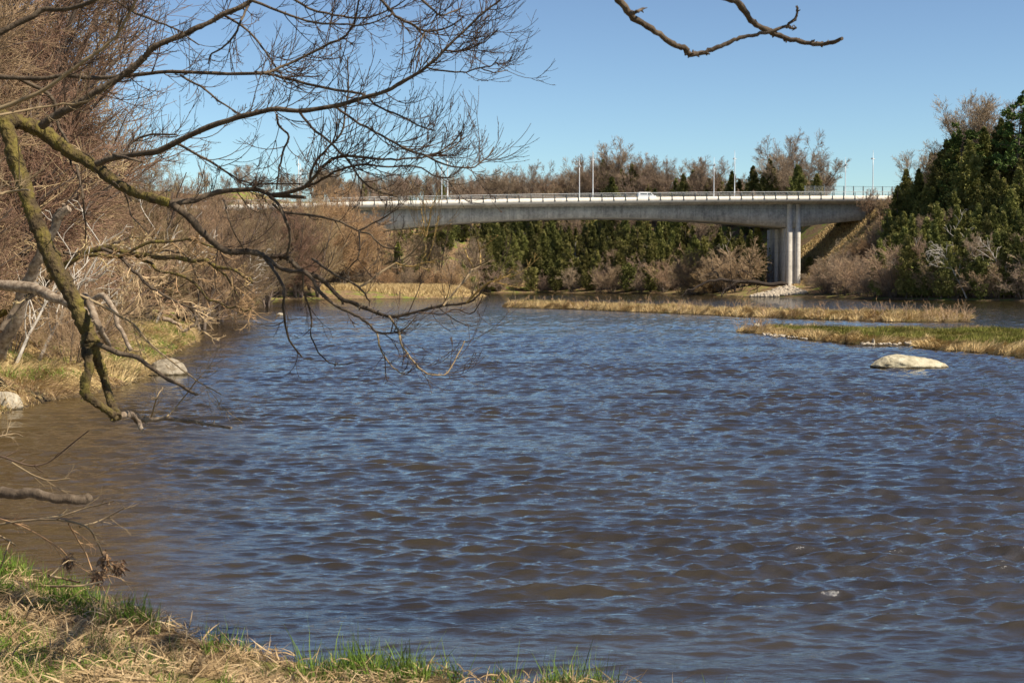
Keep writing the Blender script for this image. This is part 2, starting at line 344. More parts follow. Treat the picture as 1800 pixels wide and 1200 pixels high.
def water_mat():
    nt = wm.node_tree; N = nt.nodes; L = nt.links; b = N['Principled BSDF']
    b.inputs['Roughness'].default_value = .05; b.inputs['IOR'].default_value = 2.0
    g = N.new('ShaderNodeNewGeometry'); sp = N.new('ShaderNodeSeparateXYZ'); L.new(g.outputs['Position'], sp.inputs[0])
    mp = N.new('ShaderNodeMapping'); mp.inputs['Scale'].default_value = (.45, 1.25, 1); L.new(g.outputs['Position'], mp.inputs[0])
    def noise(s, d, v=None):
        n = N.new('ShaderNodeTexNoise'); n.inputs['Scale'].default_value = s; n.inputs['Detail'].default_value = d; n.inputs['Roughness'].default_value = .55; L.new((v or mp).outputs[0], n.inputs['Vector']); return n
    b1 = N.new('ShaderNodeBump'); b1.inputs['Distance'].default_value = .028; b1.inputs['Strength'].default_value = 1; L.new(noise(8, 6).outputs['Fac'], b1.inputs['Height'])
    mpg = N.new('ShaderNodeMapping'); mpg.inputs['Scale'].default_value = (.35, 1.1, 1); L.new(g.outputs['Position'], mpg.inputs[0])
    gust = N.new('ShaderNodeMapRange'); gust.inputs[1].default_value = .38; gust.inputs[2].default_value = .62; gust.inputs[3].default_value = .45; gust.inputs[4].default_value = 1; L.new(noise(.16, 4, mpg).outputs['Fac'], gust.inputs[0]); L.new(gust.outputs[0], b1.inputs['Strength'])
    b2 = N.new('ShaderNodeBump'); b2.inputs['Distance'].default_value = .10; b2.inputs['Strength'].default_value = .8; L.new(noise(1.1, 3).outputs['Fac'], b2.inputs['Height']); L.new(b1.outputs[0], b2.inputs['Normal'])
    fr = N.new('ShaderNodeMapRange'); fr.inputs[1].default_value = 25; fr.inputs[2].default_value = 90; L.new(sp.outputs[1], fr.inputs[0]); L.new(fr.outputs[0], b2.inputs['Strength'])
    L.new(b2.outputs[0], b.inputs['Normal'])
    df = N.new('ShaderNodeBsdfDiffuse'); gl = N.new('ShaderNodeBsdfGlossy'); gl.inputs['Roughness'].default_value = .035; fz = N.new('ShaderNodeFresnel'); fz.inputs['IOR'].default_value = 1.38
    pw = N.new('ShaderNodeMath'); pw.operation = 'POWER'; pw.inputs[1].default_value = .47; L.new(fz.outputs[0], pw.inputs[0]); mxs = N.new('ShaderNodeMixShader')
    for q in (df, gl, fz): L.new(b2.outputs[0], q.inputs['Normal'])
    L.new(pw.outputs[0], mxs.inputs[0]); L.new(df.outputs[0], mxs.inputs[1]); L.new(gl.outputs[0], mxs.inputs[2]); L.new(mxs.outputs[0], N['Material Output'].inputs['Surface'])
    # shallows: golden brown bed close to the left shore
    c = N.new('ShaderNodeValToRGB'); e = c.color_ramp.elements; e[0].position = .3; e[0].color = (.020,.014,.003, 1); e[1].position = .75; e[1].color = (.048,.034,.007, 1); L.new(noise(.5, 4).outputs['Fac'], c.inputs[0])
    sh = N.new('ShaderNodeMath'); sh.operation = 'MULTIPLY_ADD'; sh.inputs[1].default_value = .32; L.new(sp.outputs[1], sh.inputs[0]); L.new(sp.outputs[0], sh.inputs[2])   # x + .32 y
    mr = N.new('ShaderNodeMapRange'); mr.inputs[1].default_value = -3.2; mr.inputs[2].default_value = 2.2; mr.inputs[3].default_value = 1; mr.inputs[4].default_value = 0; L.new(sh.outputs[0], mr.inputs[0])
    mx = N.new('ShaderNodeMix'); mx.data_type = 'RGBA'; mx.inputs[7].default_value = (.13,.085,.03, 1); L.new(mr.outputs[0], mx.inputs[0]); L.new(c.outputs[0], mx.inputs[6])
    L.new(mx.outputs[2], df.inputs['Color']); N.remove(b)
water_mat()
obj('river_water', grid_mesh('river_water', ysw, lambda y: -(.62*y+8), lambda y: .62*y+8, 1000, waves), wm)['kind'] = 'structure'
# ------------------------------------------------------------------ bridge
TH = R(7); AX = np.array([math.cos(TH), math.sin(TH)]); CX = np.array([-math.sin(TH), math.cos(TH)]); B0 = np.array([73.3, 365.0])
def Tz(u): return 25.4+.01114*u-8.23e-5*u*u
def bp_(u, v, z): xy = B0+AX*u+CX*v; return (xy[0], xy[1], z)
def botof(u):
    if u < -116: return 4.8+3.2*((u+166)/50)**2 if u < -116 and u > -166 else 4.8+3.2*min(1, ((u+166)/50)**2)
    if u <= 0: return 4.8+3.2*((u+58)/58)**2
    return 4.8+3.2*((50-min(u, 50))/50)**2
US = np.arange(-190, 71, 2.9)
US = np.sort(np.concatenate([US, [-116., 0.]]))
W = 21.0
bridge = empty('road_bridge', bp_(0, 10, 2.0)); BO = np.array(bp_(0, 10, 2.0))
tag(bridge, 'long grey concrete haunched girder bridge with white parapet crossing the river', 'bridge')
def bloft(name, sec, m, us=US, parent=bridge):
    mb = MB(); S = [[np.array(bp_(u, v, z))-BO for v, z in sec(u)] for u in us]; mb.loft(S)
    return obj(name, mb.mesh(name), m, parent)
bloft('girder', lambda u: [(3.7, Tz(u)-1.9), (3.9, Tz(u)-botof(u)), (17.1, Tz(u)-botof(u)), (17.3, Tz(u)-1.9)], M['concrete'])
bloft('deck_slab', lambda u: [(.32, Tz(u)-1.25), (3.698, Tz(u)-1.96), (17.302, Tz(u)-1.96), (W-.32, Tz(u)-1.25), (W-.32, Tz(u)-.62), (.32, Tz(u)-.62)], M['concrete'])
bloft('road_surface', lambda u: [(.55, Tz(u)-.615), (W-.55, Tz(u)-.615), (W-.55, Tz(u)-.57), (.55, Tz(u)-.57)], M['asphalt'])
bloft('parapet', lambda u: [(-.05, Tz(u)-1.42), (.318, Tz(u)-1.42), (.318, Tz(u)), (.0, Tz(u))], M['fascia'])
bloft('parapet', lambda u: [(W-.318, Tz(u)-1.42), (W+.05, Tz(u)-1.42), (W, Tz(u)), (W-.318, Tz(u))], M['fascia'])
def rail(v0):
    r = bloft('railing', lambda u: [(v0-.05, Tz(u)+.98), (v0+.05, Tz(u)+.98), (v0+.05, Tz(u)+1.1), (v0-.05, Tz(u)+1.1)], M['metal_rail'])
    for zz in (.62, .28):
        bloft('rail_bar', lambda u: [(v0-.03, Tz(u)+zz), (v0+.03, Tz(u)+zz), (v0+.03, Tz(u)+zz+.07), (v0-.03, Tz(u)+zz+.07)], M['metal_rail'], parent=r)
    return r
def post_mesh(out):
    mb = MB(); s = -1 if out else 1
    mb.box((-.07, -.08, -.75), (.07, .0, 1.0)); mb.box((-.17, -.1, -.82), (.17, .0, -.6)); mb.box((-.1, -.05, .93), (.1, .12, 1.0))
    return mb.mesh('railing_post')
pm = post_mesh(True)
for v0, y in ((.12, 0), (W-.12, W)):
    r = rail(v0)
    for i in range(78 if y == 0 else 78):
        u = 66-3.0*i
        if u < -165: break
        o = obj('railing_post', pm, M['metal_dark'], r); p = np.array(bp_(u, -.03 if y == 0 else W-.1, Tz(u)))-BO
        o.location = p; o.rotation_euler = (0, 0, TH)
# piers
def pier(u0, gz):
    pe = obj('pier', MB().box((0, 0, 0), (.01, .01, .01)).mesh('pier_core'), M['pier_conc'], bridge)
    mb = MB()
    def col(ua, ub, va, vb, zt, zb=gz):
        S = []
        for z, e in ((zb-2, .08), (zt, 0)):
            S.append([np.array(bp_(u0+ua-e, va-e, z))-BO, np.array(bp_(u0+ub+e, va-e, z))-BO, np.array(bp_(u0+ub+e, vb+e, z))-BO, np.array(bp_(u0+ua-e, vb+e, z))-BO])
        mb.loft(S)
    zt = Tz(u0)-botof(u0)
    # twin-legged pier: a near and a far leg with recessed faces
    col(-1.72, 1.72, 4.61, 10.4, zt-.002); col(-1.5, 1.5, 13.4, 20.2, zt-.003); col(-1.2, 1.2, 10.41, 13.39, zt-.006)
    pe.data = mb.mesh('pier_core'); pe.data.materials.append(M['pier_conc'])
    for ua, ub in ((-1.75, -.45), (.62, 1.75)):
        mb = MB(); col(ua, ub, 3.5, 4.6, Tz(u0)-1.9); obj('pilaster', mb.mesh('pilaster'), M['pilaster'], pe)
    for va, vb in ((13.0, 15.4), (17.4, 20.8)):
        mb = MB(); col(-1.75, 1.75, va, vb, zt-.004); obj('pilaster', mb.mesh('pilaster'), M['pier_conc'], pe)
    return pe
pier(0, 1.5); pier(-116, .5)
# painted purple mark at the foot of the pier
mb = MB(); mb.box((-.5, 0, 0), (.9, .01, 1.5))
# lamp posts
def lamp_post_proto():
    r = empty('lamp_post')
    mb = MB(); zz = np.array([0, .01, 4, 8, 10.2, 10.21, 12.2]); rr = np.array([.15, .14, .125, .11, .1, .065, .05])
    mb.tubes(np.stack([0*zz, 0*zz, zz], 1)[None], rr[None], 8, cap=True); obj('pole', mb.mesh('pole'), M['metal_pole'], r)
    mb = MB(); mb.loft([[(-.22, y0, 10.0+h), (.22, y0, 10.0+h), (.16, y0, 10.28+h), (-.16, y0, 10.28+h)] for y0, h in ((.08, 0), (.5, .05), (.95, .09))]); mb.box((-.5, -.1, 9.9), (.5, .1, 10.05))
    obj('lamp_head', mb.mesh('lamp_head'), M['lamp'], r)
    mb = MB(); mb.box((-.2, -.2, -.02), (.2, .2, .06)); obj('base_plate', mb.mesh('base_plate'), M['metal_pole'], r)
    return r
def copy_tree(o, parent=None):
    c = o.copy(); link(c); c.parent = parent
    for ch in list(o.children): copy_tree(ch, c)
    return c
lp = lamp_post_proto(); first = True
ordn = ['rightmost', 'second from the right', 'third from the right', 'fourth from the right', 'leftmost', 'leftmost']
for side in (0, 1):
    for k in range(5):
        o = lp if first else copy_tree(lp); first = False
        u = 19.9-36.6*k; v = .45 if side == 0 else W-.45
        o.location = bp_(u, v, Tz(u)-.6); o.rotation_euler = (0, 0, TH if side == 0 else TH+math.pi)
        o.location.z += .04
        tag(o, f'{ordn[k]} slim white lamp post of the {"near" if side == 0 else "far"} row on the bridge', 'lamp post', 'lamp posts along the bridge')
# van on the bridge
def van():
    u = -38.9; r = empty('white_van', bp_(u, 3.4, Tz(u)-.57), TH+.0109)
    tag(r, 'small white van driving across the bridge behind the railing', 'van')
    prof = [(-2.3,.35), (-2.35,1.0), (-2.25,1.75), (-2.1,1.92), (.7,1.92), (1.0,1.8), (1.55,1.2), (2.2,1.02), (2.4,.8), (2.42,.35)]
    mb = MB(); n = len(prof)
    S = []
    for y, e in ((-.92, .06), (-.86, 0), (.86, 0), (.92, .06)):
        S.append([(x*(1-e*.5), y, .35+(z-.35)*(1-e)) for x, z in prof])
    mb.loft(S); obj('body', mb.mesh('body'), M['white_paint'], r)
    for y in (-.935, .925):
        mb = MB(); mb.loft([[(.15, y+d, 1.22), (1.35, y+d, 1.22), (.95, y+d, 1.7), (.15, y+d, 1.7)] for d in (0, .012)]); obj('window', mb.mesh('window'), M['glass_dark'], r)
        mb = MB(); mb.loft([[(-1.8, y+d, 1.25), (-.05, y+d, 1.25), (-.05, y+d, 1.62), (-1.8, y+d, 1.62)] for d in (0, .012)]); obj('window', mb.mesh('window'), M['glass_dark'], r)
    mb = MB(); mb.loft([[(1.02+d, -.75, 1.77), (1.56+d, -.8, 1.22), (1.56+d, .8, 1.22), (1.02+d, .75, 1.77)] for d in (.01, .03)]); obj('windscreen', mb.mesh('windscreen'), M['glass_dark'], r)
    for x in (-1.5, 1.5):
        for y in (-.95, .75):
            mb = MB(); P = np.array([[[x, y, .33], [x, y+.2, .33]]]); mb.tubes(P, np.full((1, 2), .33), 16, cap=True); w = obj('wheel', mb.mesh('wheel'), M['rubber'], r)
            mb = MB(); P = np.array([[[x, y-.012, .33], [x, y+.212, .33]]]); mb.tubes(P, np.full((1, 2), .19), 12, cap=True); obj('rim', mb.mesh('rim'), M['metal_rail'], w)
van()
# fence on the far side of the approach
def fence():
    z0 = Tz(30)-.57; r = empty('security_fence', bp_(12, W+.9, z0)); FO = np.array(bp_(12, W+.9, z0))
    tag(r, 'tall dark post and mesh fence at the right end of the bridge', 'fence')
    us = np.arange(9, 52, 2.75)
    for u in us:
        mb = MB(); mb.box((-.11, -.11, -1.6), (.11, .11, 4.45)); o = obj('fence_post', mb.mesh('fence_post'), M['metal_dark'], r); o.location = np.array(bp_(u, W+.9, z0))-FO; o.rotation_euler = (0, 0, TH)
    for h in (4.35, 2.2):
        P = np.array([[np.array(bp_(u, W+.9, z0+h))-FO for u in (us[0], us[-1])]]); obj('fence_rail', MB().tubes(P, np.full((1, 2), .045), 6).mesh('fence_rail'), M['metal_dark'], r)
    mb = MB(); w = []
    for u in np.arange(us[0], us[-1], .22): w.append([np.array(bp_(u, W+.9, z0+2.2))-FO, np.array(bp_(u, W+.9, z0+4.3))-FO])
    mb.tubes(np.array(w), np.full((len(w), 2), .009), 3)
    w = [[np.array(bp_(us[0], W+.9, z0+h))-FO, np.array(bp_(us[-1], W+.9, z0+h))-FO] for h in np.arange(2.4, 4.3, .22)]
    mb.tubes(np.array(w), np.full((len(w), 2), .009), 3); obj('wire_mesh', mb.mesh('wire_mesh'), M['metal_rail'], r)
fence()
# ------------------------------------------------------------------ vegetation prototypes
def path(p0, d0, L, K, up=0, wob=.1):
    p = [np.array(p0, float)]; d = np.array(d0, float); d /= np.linalg.norm(d)
    for k in range(K-1):
        p.append(p[-1]+d*L/(K-1)); d = d+np.array([0, 0, up])+wob*rng.standard_normal(3); d /= np.linalg.norm(d)
    return np.array(p)
PROTO = {}
def add_proto(kind, trunk, crown): PROTO.setdefault(kind, []).append((trunk, crown))
def bare_tree(kind, H, stems, tm, cm, n=(12, 8, 7), spread=.25, r0=.2, up=.10, twig=.02, ang=(25, 50), s=(3, 3), tlo=.25):
    S = []
    for i in range(stems):
        a = rng.uniform(0, 6.28); tilt = spread*rng.uniform(.3, 1) if stems > 1 else .04
        S.append(path((.15*math.cos(a), .15*math.sin(a), -.4), (math.cos(a)*tilt, math.sin(a)*tilt, 1), H*rng.uniform(.75, 1.0), 8, up*.2, .07))
    P = np.array(S); Rr = r0*np.linspace(1, .18, 8)[None]*rng.uniform(.8, 1.1, (stems, 1))
    mb = MB(); mb.tubes(P, Rr, 6, .06)
    P1, R1 = grow(P, Rr, n[0], (tlo, .98), (.3, .55), ang, 6, up, .12, .5, .3, .55)
    mb.tubes(P1, np.maximum(R1, twig), 4)
    P2, R2 = grow(P1, R1, n[1], (.15, 1), (.35, .6), (25, 55), 4, up, .16, .6, .4, .4)
    c = MB(); c.tubes(P2, np.maximum(R2, twig), s[0])
    P3, R3 = grow(P2, R2, n[2], (.1, 1), (.4, .7), (20, 55), 3, up, .2, .7, .5, .3)
    c.tubes(P3, np.maximum(R3, twig*.85), s[1])
    add_proto(kind, (mb.mesh('trunk'), tm), (c.mesh('crown'), cm))
for s_ in range(3): bare_tree('bare', 13, 5, M['bark_far'], M['twig_grey'], n=(15, 9, 8), spread=.42, r0=.16, up=.10, twig=.016, ang=(20, 45), tlo=.3)
for s_ in range(2): bare_tree('barebrown', 11, 3, M['bark_far'], M['twig_red'], n=(14, 8, 6), spread=.35, r0=.17, up=.12, twig=.022)
def shrub(kind, H, stems, cm, tm, n=(7, 6, 4), spread=1.0, twig=.017, up=.04, tlo=.15):
    S = []
    for i in range(stems):
        a = rng.uniform(0, 6.28); b = rng.uniform(0, .5)
        tilt = spread*rng.uniform(.1, 1)
        S.append(path((b*math.cos(a), b*math.sin(a), -.3), (math.cos(a)*tilt, math.sin(a)*tilt, 1), H*rng.uniform(.45, 1.25), 6, .03, .12))
    P = np.array(S); Rr = H*.009*np.linspace(1, .3, 6)[None]*rng.uniform(.6, 1.2, (stems, 1))
    mb = MB(); mb.tubes(P, Rr, 4)
    P1, R1 = grow(P, Rr, n[0], (tlo, 1), (.25, .55), (20, 55), 5, up, .18, .6, .4, .4)
    c = MB(); c.tubes(P1, np.maximum(R1, twig), 3)
    P2, R2 = grow(P1, R1, n[1], (.1, 1), (.35, .7), (20, 60), 4, up, .22, .7, .5, .3)
    c.tubes(P2, np.maximum(R2, twig*.9), 3)
    if n[2]:
        P3, R3 = grow(P2, R2, n[2], (.1, 1), (.4, .8), (20, 60), 3, up, .25, .7, .5, .3); c.tubes(P3, np.maximum(R3, twig*.75), 3)
    add_proto(kind, (mb.mesh('stem'), tm), (c.mesh('twigs'), cm))
for s_ in range(3): shrub('shrub_far', 5, 18, M['twig_grey'], M['bark_far'], n=(7, 7, 3), twig=.018, tlo=.3)
for s_ in range(2): shrub('shrub_tan', 5, 16, M['twig_tan'], M['bark_far'], n=(9, 8, 3), twig=.018)
for s_ in range(2): shrub('shrub_red', 5, 18, M['twig_red'], M['bark_far'], n=(7, 7, 3), twig=.018, tlo=.3)
for s_ in range(3): shrub('shrub_near', 5, 15, M['twig_brown'], M['bark_far'], n=(9, 7, 5), twig=.008, spread=.9)
for s_ in range(2): bare_tree('thicket', 15, 5, M['bark_far'], M['twig_dark'], n=(20, 9, 9), spread=.30, r0=.21, up=.07, twig=.010, ang=(25, 60), tlo=.08)
bare_tree('willow', 16, 5, M['bark_far'], M['twig_tan'], n=(22, 10, 8), spread=.45, r0=.2, up=.02, twig=.015, ang=(20, 50), tlo=.12)
def cedar(kind, H, Rw, cm, n=2600, size=.42, pointed=1.0):
    """upright conifer: trunk, sprays arranged on rising branches, lumpy outline"""
    mb = MB(); P = path((0, 0, -.4), (0, 0, 1), H*.98, 8, 0, .015); mb.tubes(P[None], (.16*np.linspace(1, .1, 8))[None], 6)
    nb = int(21*H); t = rng.uniform(.03, .99, nb)**.9; az = rng.uniform(0, 6.28, nb)
    lob = 1+.32*np.sin(az*3+t*9+rng.uniform(0, 6))+.2*np.sin(az*5-t*17)
    prof = Rw*(np.sin(np.pi*np.clip(t*.80+.16, 0, 1))**.8*(1-pointed*.55*t**1.5))*lob*rng.uniform(.6, 1.12, nb)
    base = np.stack([0*t, 0*t, t*H*.96], 1); rise = rng.uniform(.15, .8, nb)
    tipv = np.stack([np.cos(az)*prof, np.sin(az)*prof, prof*rise], 1)
    bs = np.stack([base, base+tipv*.5+np.array([0, 0, -.05]), base+tipv], 1)
    mb.tubes(bs, np.array([[.035, .02, .01]])*np.ones((nb, 1)), 3)
    m = max(1, n//nb); k = np.repeat(np.arange(nb), m); f = rng.uniform(.25, 1.05, len(k))[:, None]
    p = base[k]+tipv[k]*f+rng.standard_normal((len(k), 3))*np.array([.16, .16, .2])*(.4+prof[k][:, None]*.4)
    dirn = nrm(tipv[k]*np.array([1, 1, .2])+rng.standard_normal((len(k), 3))*.7*prof[k][:, None]+np.array([0, 0, .45])*prof[k][:, None])
    c = MB(); q = rng.standard_normal(p.shape); sd = nrm(np.cross(dirn, q)); up = np.cross(dirn, sd)
    L_ = (size*rng.uniform(.6, 1.4, len(k)))[:, None]; w_ = L_*.34
    V = np.stack([p-dirn*L_*.3, p+sd*w_, p+dirn*L_*.7+up*L_*.1, p-sd*w_], 1)
    V2 = np.stack([p-dirn*L_*.2, p+up*w_, p+dirn*L_*.6+sd*L_*.15, p-up*w_], 1)
    N_ = len(p); i = (np.arange(N_)*4)[:, None]+np.arange(4)[None]
    c.add(V.reshape(-1, 3), i); c.add(V2.reshape(-1, 3), i)
    add_proto(kind, (mb.mesh('trunk'), M['bark_far']), (c.mesh('crown'), cm))
for s_ in range(4): cedar('cedar', rng.uniform(9, 11), rng.uniform(1.8, 2.3), M['cedar'], n=9000, size=.25, pointed=1.35)
for s_ in range(2): cedar('cedar_low', 6, 2.1, M['cedar'], n=2400, size=.36, pointed=.5)
for s_ in range(3): cedar('cedar_tall', rng.uniform(15, 17), rng.uniform(2.8, 3.6), M['cedar'], n=20000, size=.30, pointed=1.35)
def pine(kind, H):
    mb = MB(); P = path((0, 0, -.4), (0, 0, 1), H, 8, 0, .02); mb.tubes(P[None], (.26*np.linspace(1, .15, 8))[None], 7)
    nb = 44; t = np.sort(rng.uniform(.3, .99, nb)); az = rng.uniform(0, 6.28, nb); Lb = H*.30*(1.12-t)**.6*rng.uniform(.5, 1.1, nb)
    S = np.array([path((0, 0, t[i]*H*.98), (math.cos(az[i]), math.sin(az[i]), .15), Lb[i], 5, .05, .07) for i in range(nb)]); Rr = .05*np.linspace(1, .3, 5)[None]*np.ones((nb, 1))
    mb.tubes(S, Rr, 4)
    P2, R2 = grow(S, Rr, 9, (.3, 1), (.25, .45), (25, 60), 4, .06, .1, .6, .4, .2, side=(1, 1, .3))
    mb.tubes(P2, np.maximum(R2, .01), 3)
    P3, _ = grow(P2, R2, 26, (.15, 1), L=(.22, .42), ang=(20, 70), K=2, up=.1, wob=.05)
    p = P3[:, 0]; dv = P3[:, 1]-P3[:, 0]; sd = nrm(np.cross(dv, rng.standard_normal(dv.shape)))*.085
    V = np.stack([p-sd*.4, p+dv*.6-sd, p+dv, p+dv*.6+sd], 1); c = MB(); c.add(V.reshape(-1, 3), (np.arange(len(p))*4)[:, None]+np.arange(4)[None])
    add_proto(kind, (mb.mesh('trunk'), M['bark_far']), (c.mesh('crown'), M['pine']))
for s_ in range(2): pine('pine', 15)
def dead_birch(kind, H):
    P = path((0, 0, -.3), (.45, 0, 1), H, 8, -.02, .10); Rr = .13*np.linspace(1, .2, 8)[None]
    mb = MB(); mb.tubes(P[None], Rr, 6)
    P1, R1 = grow(P[None], Rr, 11, (.25, 1), (.25, .5), (25, 60), 6, .02, .22, .6, .35, .3)
    c = MB(); c.tubes(P1, np.maximum(R1, .035), 4); P2, R2 = grow(P1, R1, 4, (.2, 1), (.35, .6), (20, 60), 4, 0, .25, .7, .4, .3); c.tubes(P2, np.maximum(R2, .022), 3)
    add_proto(kind, (mb.mesh('trunk'), M['bark_white']), (c.mesh('branches'), M['bark_white']))
for s_ in range(2): dead_birch('deadwhite', 9)
NAMES = {'bare': ('bare_tree', 'tree'), 'barebrown': ('bare_tree', 'tree'), 'shrub_far': ('bare_shrub', 'shrub'), 'shrub_tan': ('bare_shrub', 'shrub'), 'shrub_red': ('bare_shrub', 'shrub'),
         'shrub_near': ('bare_shrub', 'shrub'), 'thicket': ('thicket_tree', 'tree'), 'willow': ('willow_tree', 'tree'), 'cedar': ('cedar_tree', 'tree'), 'cedar_tall': ('cedar_tree', 'tree'), 'cedar_low': ('young_cedar', 'tree'), 'pine': ('pine_tree', 'tree'), 'deadwhite': ('dead_birch', 'tree')}
LOOK = {'bare': 'leafless grey tree', 'barebrown': 'leafless reddish tree', 'shrub_far': 'grey brown leafless shrub', 'shrub_tan': 'tan leafless shrub', 'shrub_red': 'reddish brown leafless shrub',
        'shrub_near': 'dense brown leafless bush', 'thicket': 'tall dark dense leafless tree', 'willow': 'golden twigged willow', 'cedar': 'olive green cedar', 'cedar_tall': 'tall olive green cedar', 'cedar_low': 'short green cedar', 'pine': 'dark layered pine', 'deadwhite': 'dead tree with white bark'}
PLANTS = []
def plant(kind, x, y, s=1.0, rz=None, lean=0, z=None, where='', proto=None, sz=None):
    n_ = 0
    while y > 200 and n_ < 40 and -sdist(np.array([x]), np.array([y]), WATER)[0] < 1.2: x *= (y+2.5)/y; y += 2.5; n_ += 1
    pr = PROTO[kind]; i = int(rng.integers(len(pr))) if proto is None else proto
    tr, cr = pr[i]
    zz = terr(x, y) if z is None else z
    o = empty(NAMES[kind][0], (x, y, zz), rng.uniform(0, 6.28) if rz is None else rz, (s, s, s*(sz or 1)))
    if lean: o.rotation_euler = (rng.uniform(-lean, lean), rng.uniform(-lean, lean), o.rotation_euler[2])
    obj(tr[0].name.split('.')[0], tr[0], tr[1], o); obj(cr[0].name.split('.')[0], cr[0], cr[1], o)
    top = zz+s*(sz or 1)*{'bare': 13, 'barebrown': 11, 'thicket': 15, 'willow': 16, 'cedar': 10, 'cedar_tall': 16, 'cedar_low': 6, 'pine': 15, 'deadwhite': 9}.get(kind, 5)
    PLANTS.append((o, kind, where, proj((x, y, (zz+top)/2)), y))
    return o
def X_at(px, y): return (px-900)/FX*y/math.cos(0)
U = rng.uniform
# (1) hillside behind and under the bridge, rows from the shore upwards
def hill(x0, x1, step, ylo, yhi, kinds, smin, smax, where):
    px = x0
    while px < x1:
        y = U(ylo, yhi); kind = kinds[int(rng.integers(len(kinds)))]
        plant(kind, X_at(px, y), y, U(smin, smax), where=where); px += step*U(.7, 1.3)
def hillrow(x0, x1, step, doff, kinds, smin, smax, where, ystart=300):
    """follow the shoreline: walk back from the water until offset doff on land"""
    px = x0
    while px < x1:
        y = ystart
        off = doff*U(.85, 1.15)
        for yy in np.arange(ystart, 700, 4.0):
            if -sdist(np.array([X_at(px, yy)]), np.array([yy]), WATER)[0] > off: y = yy; break
        kind = kinds[int(rng.integers(len(kinds)))]
        plant(kind, X_at(px, y), y, U(smin, smax), where=where); px += step*U(.7, 1.3)
W1 = 'on the wooded slope seen under the bridge'
hillrow(850, 1215, 24, 1.5, ['shrub_far', 'shrub_red', 'cedar_low', 'cedar_low', 'shrub_far'], .9, 1.8, 'at the water edge under the bridge', 380)
hillrow(845, 1340, 19, 7, ['cedar', 'cedar_low', 'shrub_far', 'cedar', 'cedar'], .9, 1.5, W1+', front row', 380)
hillrow(840, 1340, 15, 13, ['cedar', 'cedar', 'cedar', 'cedar', 'shrub_far'], 1.1, 1.6, W1+', second row', 380)
hillrow(835, 1340, 14, 21, ['cedar', 'cedar', 'cedar', 'cedar'], 1.0, 1.5, W1+', third row', 380)
hillrow(640, 1335, 16, 31, ['cedar', 'cedar', 'cedar', 'bare', 'cedar'], 1.1, 1.5, W1+', fourth row', 380)
hillrow(640, 1440, 18, 44, ['cedar', 'barebrown', 'bare', 'cedar'], 1.0, 1.3, 'rising behind the bridge deck, front row', 380)
W2 = 'on the skyline behind the bridge'
hillrow(280, 560, 24, 62, ['bare', 'barebrown'], .5, .8, 'on the skyline above the left thicket', 300)
hillrow(1000, 1440, 16, 64, ['bare', 'barebrown', 'bare'], 1.05, 1.35, W2+', bare row', 400)
hillrow(560, 1050, 16, 58, ['bare', 'bare', 'barebrown', 'bare'], .8, 1.08, W2, 400)
hillrow(1000, 1440, 19, 58, ['bare', 'cedar', 'cedar', 'cedar', 'barebrown', 'cedar'], .95, 1.3, W2, 400)
hillrow(1060, 1440, 17, 50, ['cedar', 'cedar', 'cedar', 'bare'], 1.35, 1.8, W2+', evergreen row', 380)
hillrow(560, 1440, 22, 74, ['bare', 'barebrown'], .85, 1.1, W2+', farthest row', 400)
for px, ty, y, k in ((1058, 266, 505, 'bare'), (1132, 276, 505, 'barebrown'), (1165, 285, 500, 'bare'), (1215, 290, 495, 'bare'), (1395, 243, 455, 'bare'), (1425, 300, 450, 'bare'), (1352, 275, 445, 'cedar'), (1322, 285, 450, 'cedar'), (1400, 285, 430, 'cedar'), (1432, 308, 425, 'cedar'), (1200, 305, 470, 'cedar'), (1285, 295, 460, 'cedar'), (1075, 310, 470, 'cedar'), (940, 292, 505, 'bare'), (880, 298, 505, 'bare'), (840, 302, 505, 'bare'), (600, 322, 470, 'bare'), (640, 318, 480, 'bare')):
    g_ = terr(X_at(px, y), y); h_ = at(px, ty, y)[2]-g_
    if k == 'cedar' and h_ > 12: k = 'cedar_tall'
    plant(k, X_at(px, y), y, h_/({'bare': 12.6, 'barebrown': 11.2, 'cedar': 9.8, 'cedar_tall': 16}[k]), where=W2+', standing tall')
for px in range(636, 862, 11):
    y = U(362, 425); plant(['shrub_far', 'barebrown', 'shrub_red', 'bare', 'shrub_far', 'barebrown'][int(rng.integers(6))], X_at(px, y), y, U(1.2, 1.6) if y > 385 else U(1.2, 1.9), where='under the left end of the main span')
for px, y, s in ((745, 385, 1.2), (812, 400, 1.0), (700, 380, 1.0), (862, 405, 1.3), (852, 420, 1.4), (875, 415, 1.3)): plant('cedar', X_at(px, y), y, s, where='under the left end of the main span')
plant('cedar_low', X_at(828, 352), 352, .75, where='at the tip of the reedy spit')
for px in range(1205, 1300, 13):
    y = U(355, 385); plant(['shrub_tan', 'shrub_far', 'shrub_tan', 'shrub_red'][int(rng.integers(4))], X_at(px, y), y, U(1.2, 2.2), where='left of the right hand pier')
for px, y in ((1345, 405), (1372, 408), (1330, 400)): plant('barebrown', X_at(px, y), y, .9, where='left of the right hand pier')
for px, y, rz, s in ((1310, 388, 2.6, 1.5), (1370, 380, 2.9, 1.4), (1345, 384, 2.2, 1.3), (1130, 440, 1, 1.0), (1020, 462, 2, 1.2), (1085, 455, 3, 1.0), (910, 480, 1, 1.0)): plant('deadwhite', X_at(px, y), y, s, rz=rz, where='leaning on the slope behind the bridge')
for px in list(range(1418, 1600, 10)):
    y = U(322, 350); plant(['shrub_far', 'shrub_red', 'shrub_tan', 'shrub_far'][int(rng.integers(4))], X_at(px, y), y, (U(.3, .55) if px < 1505 else U(.5, .75))+max(0, px-1450)*.003, where='on the embankment right of the pier')
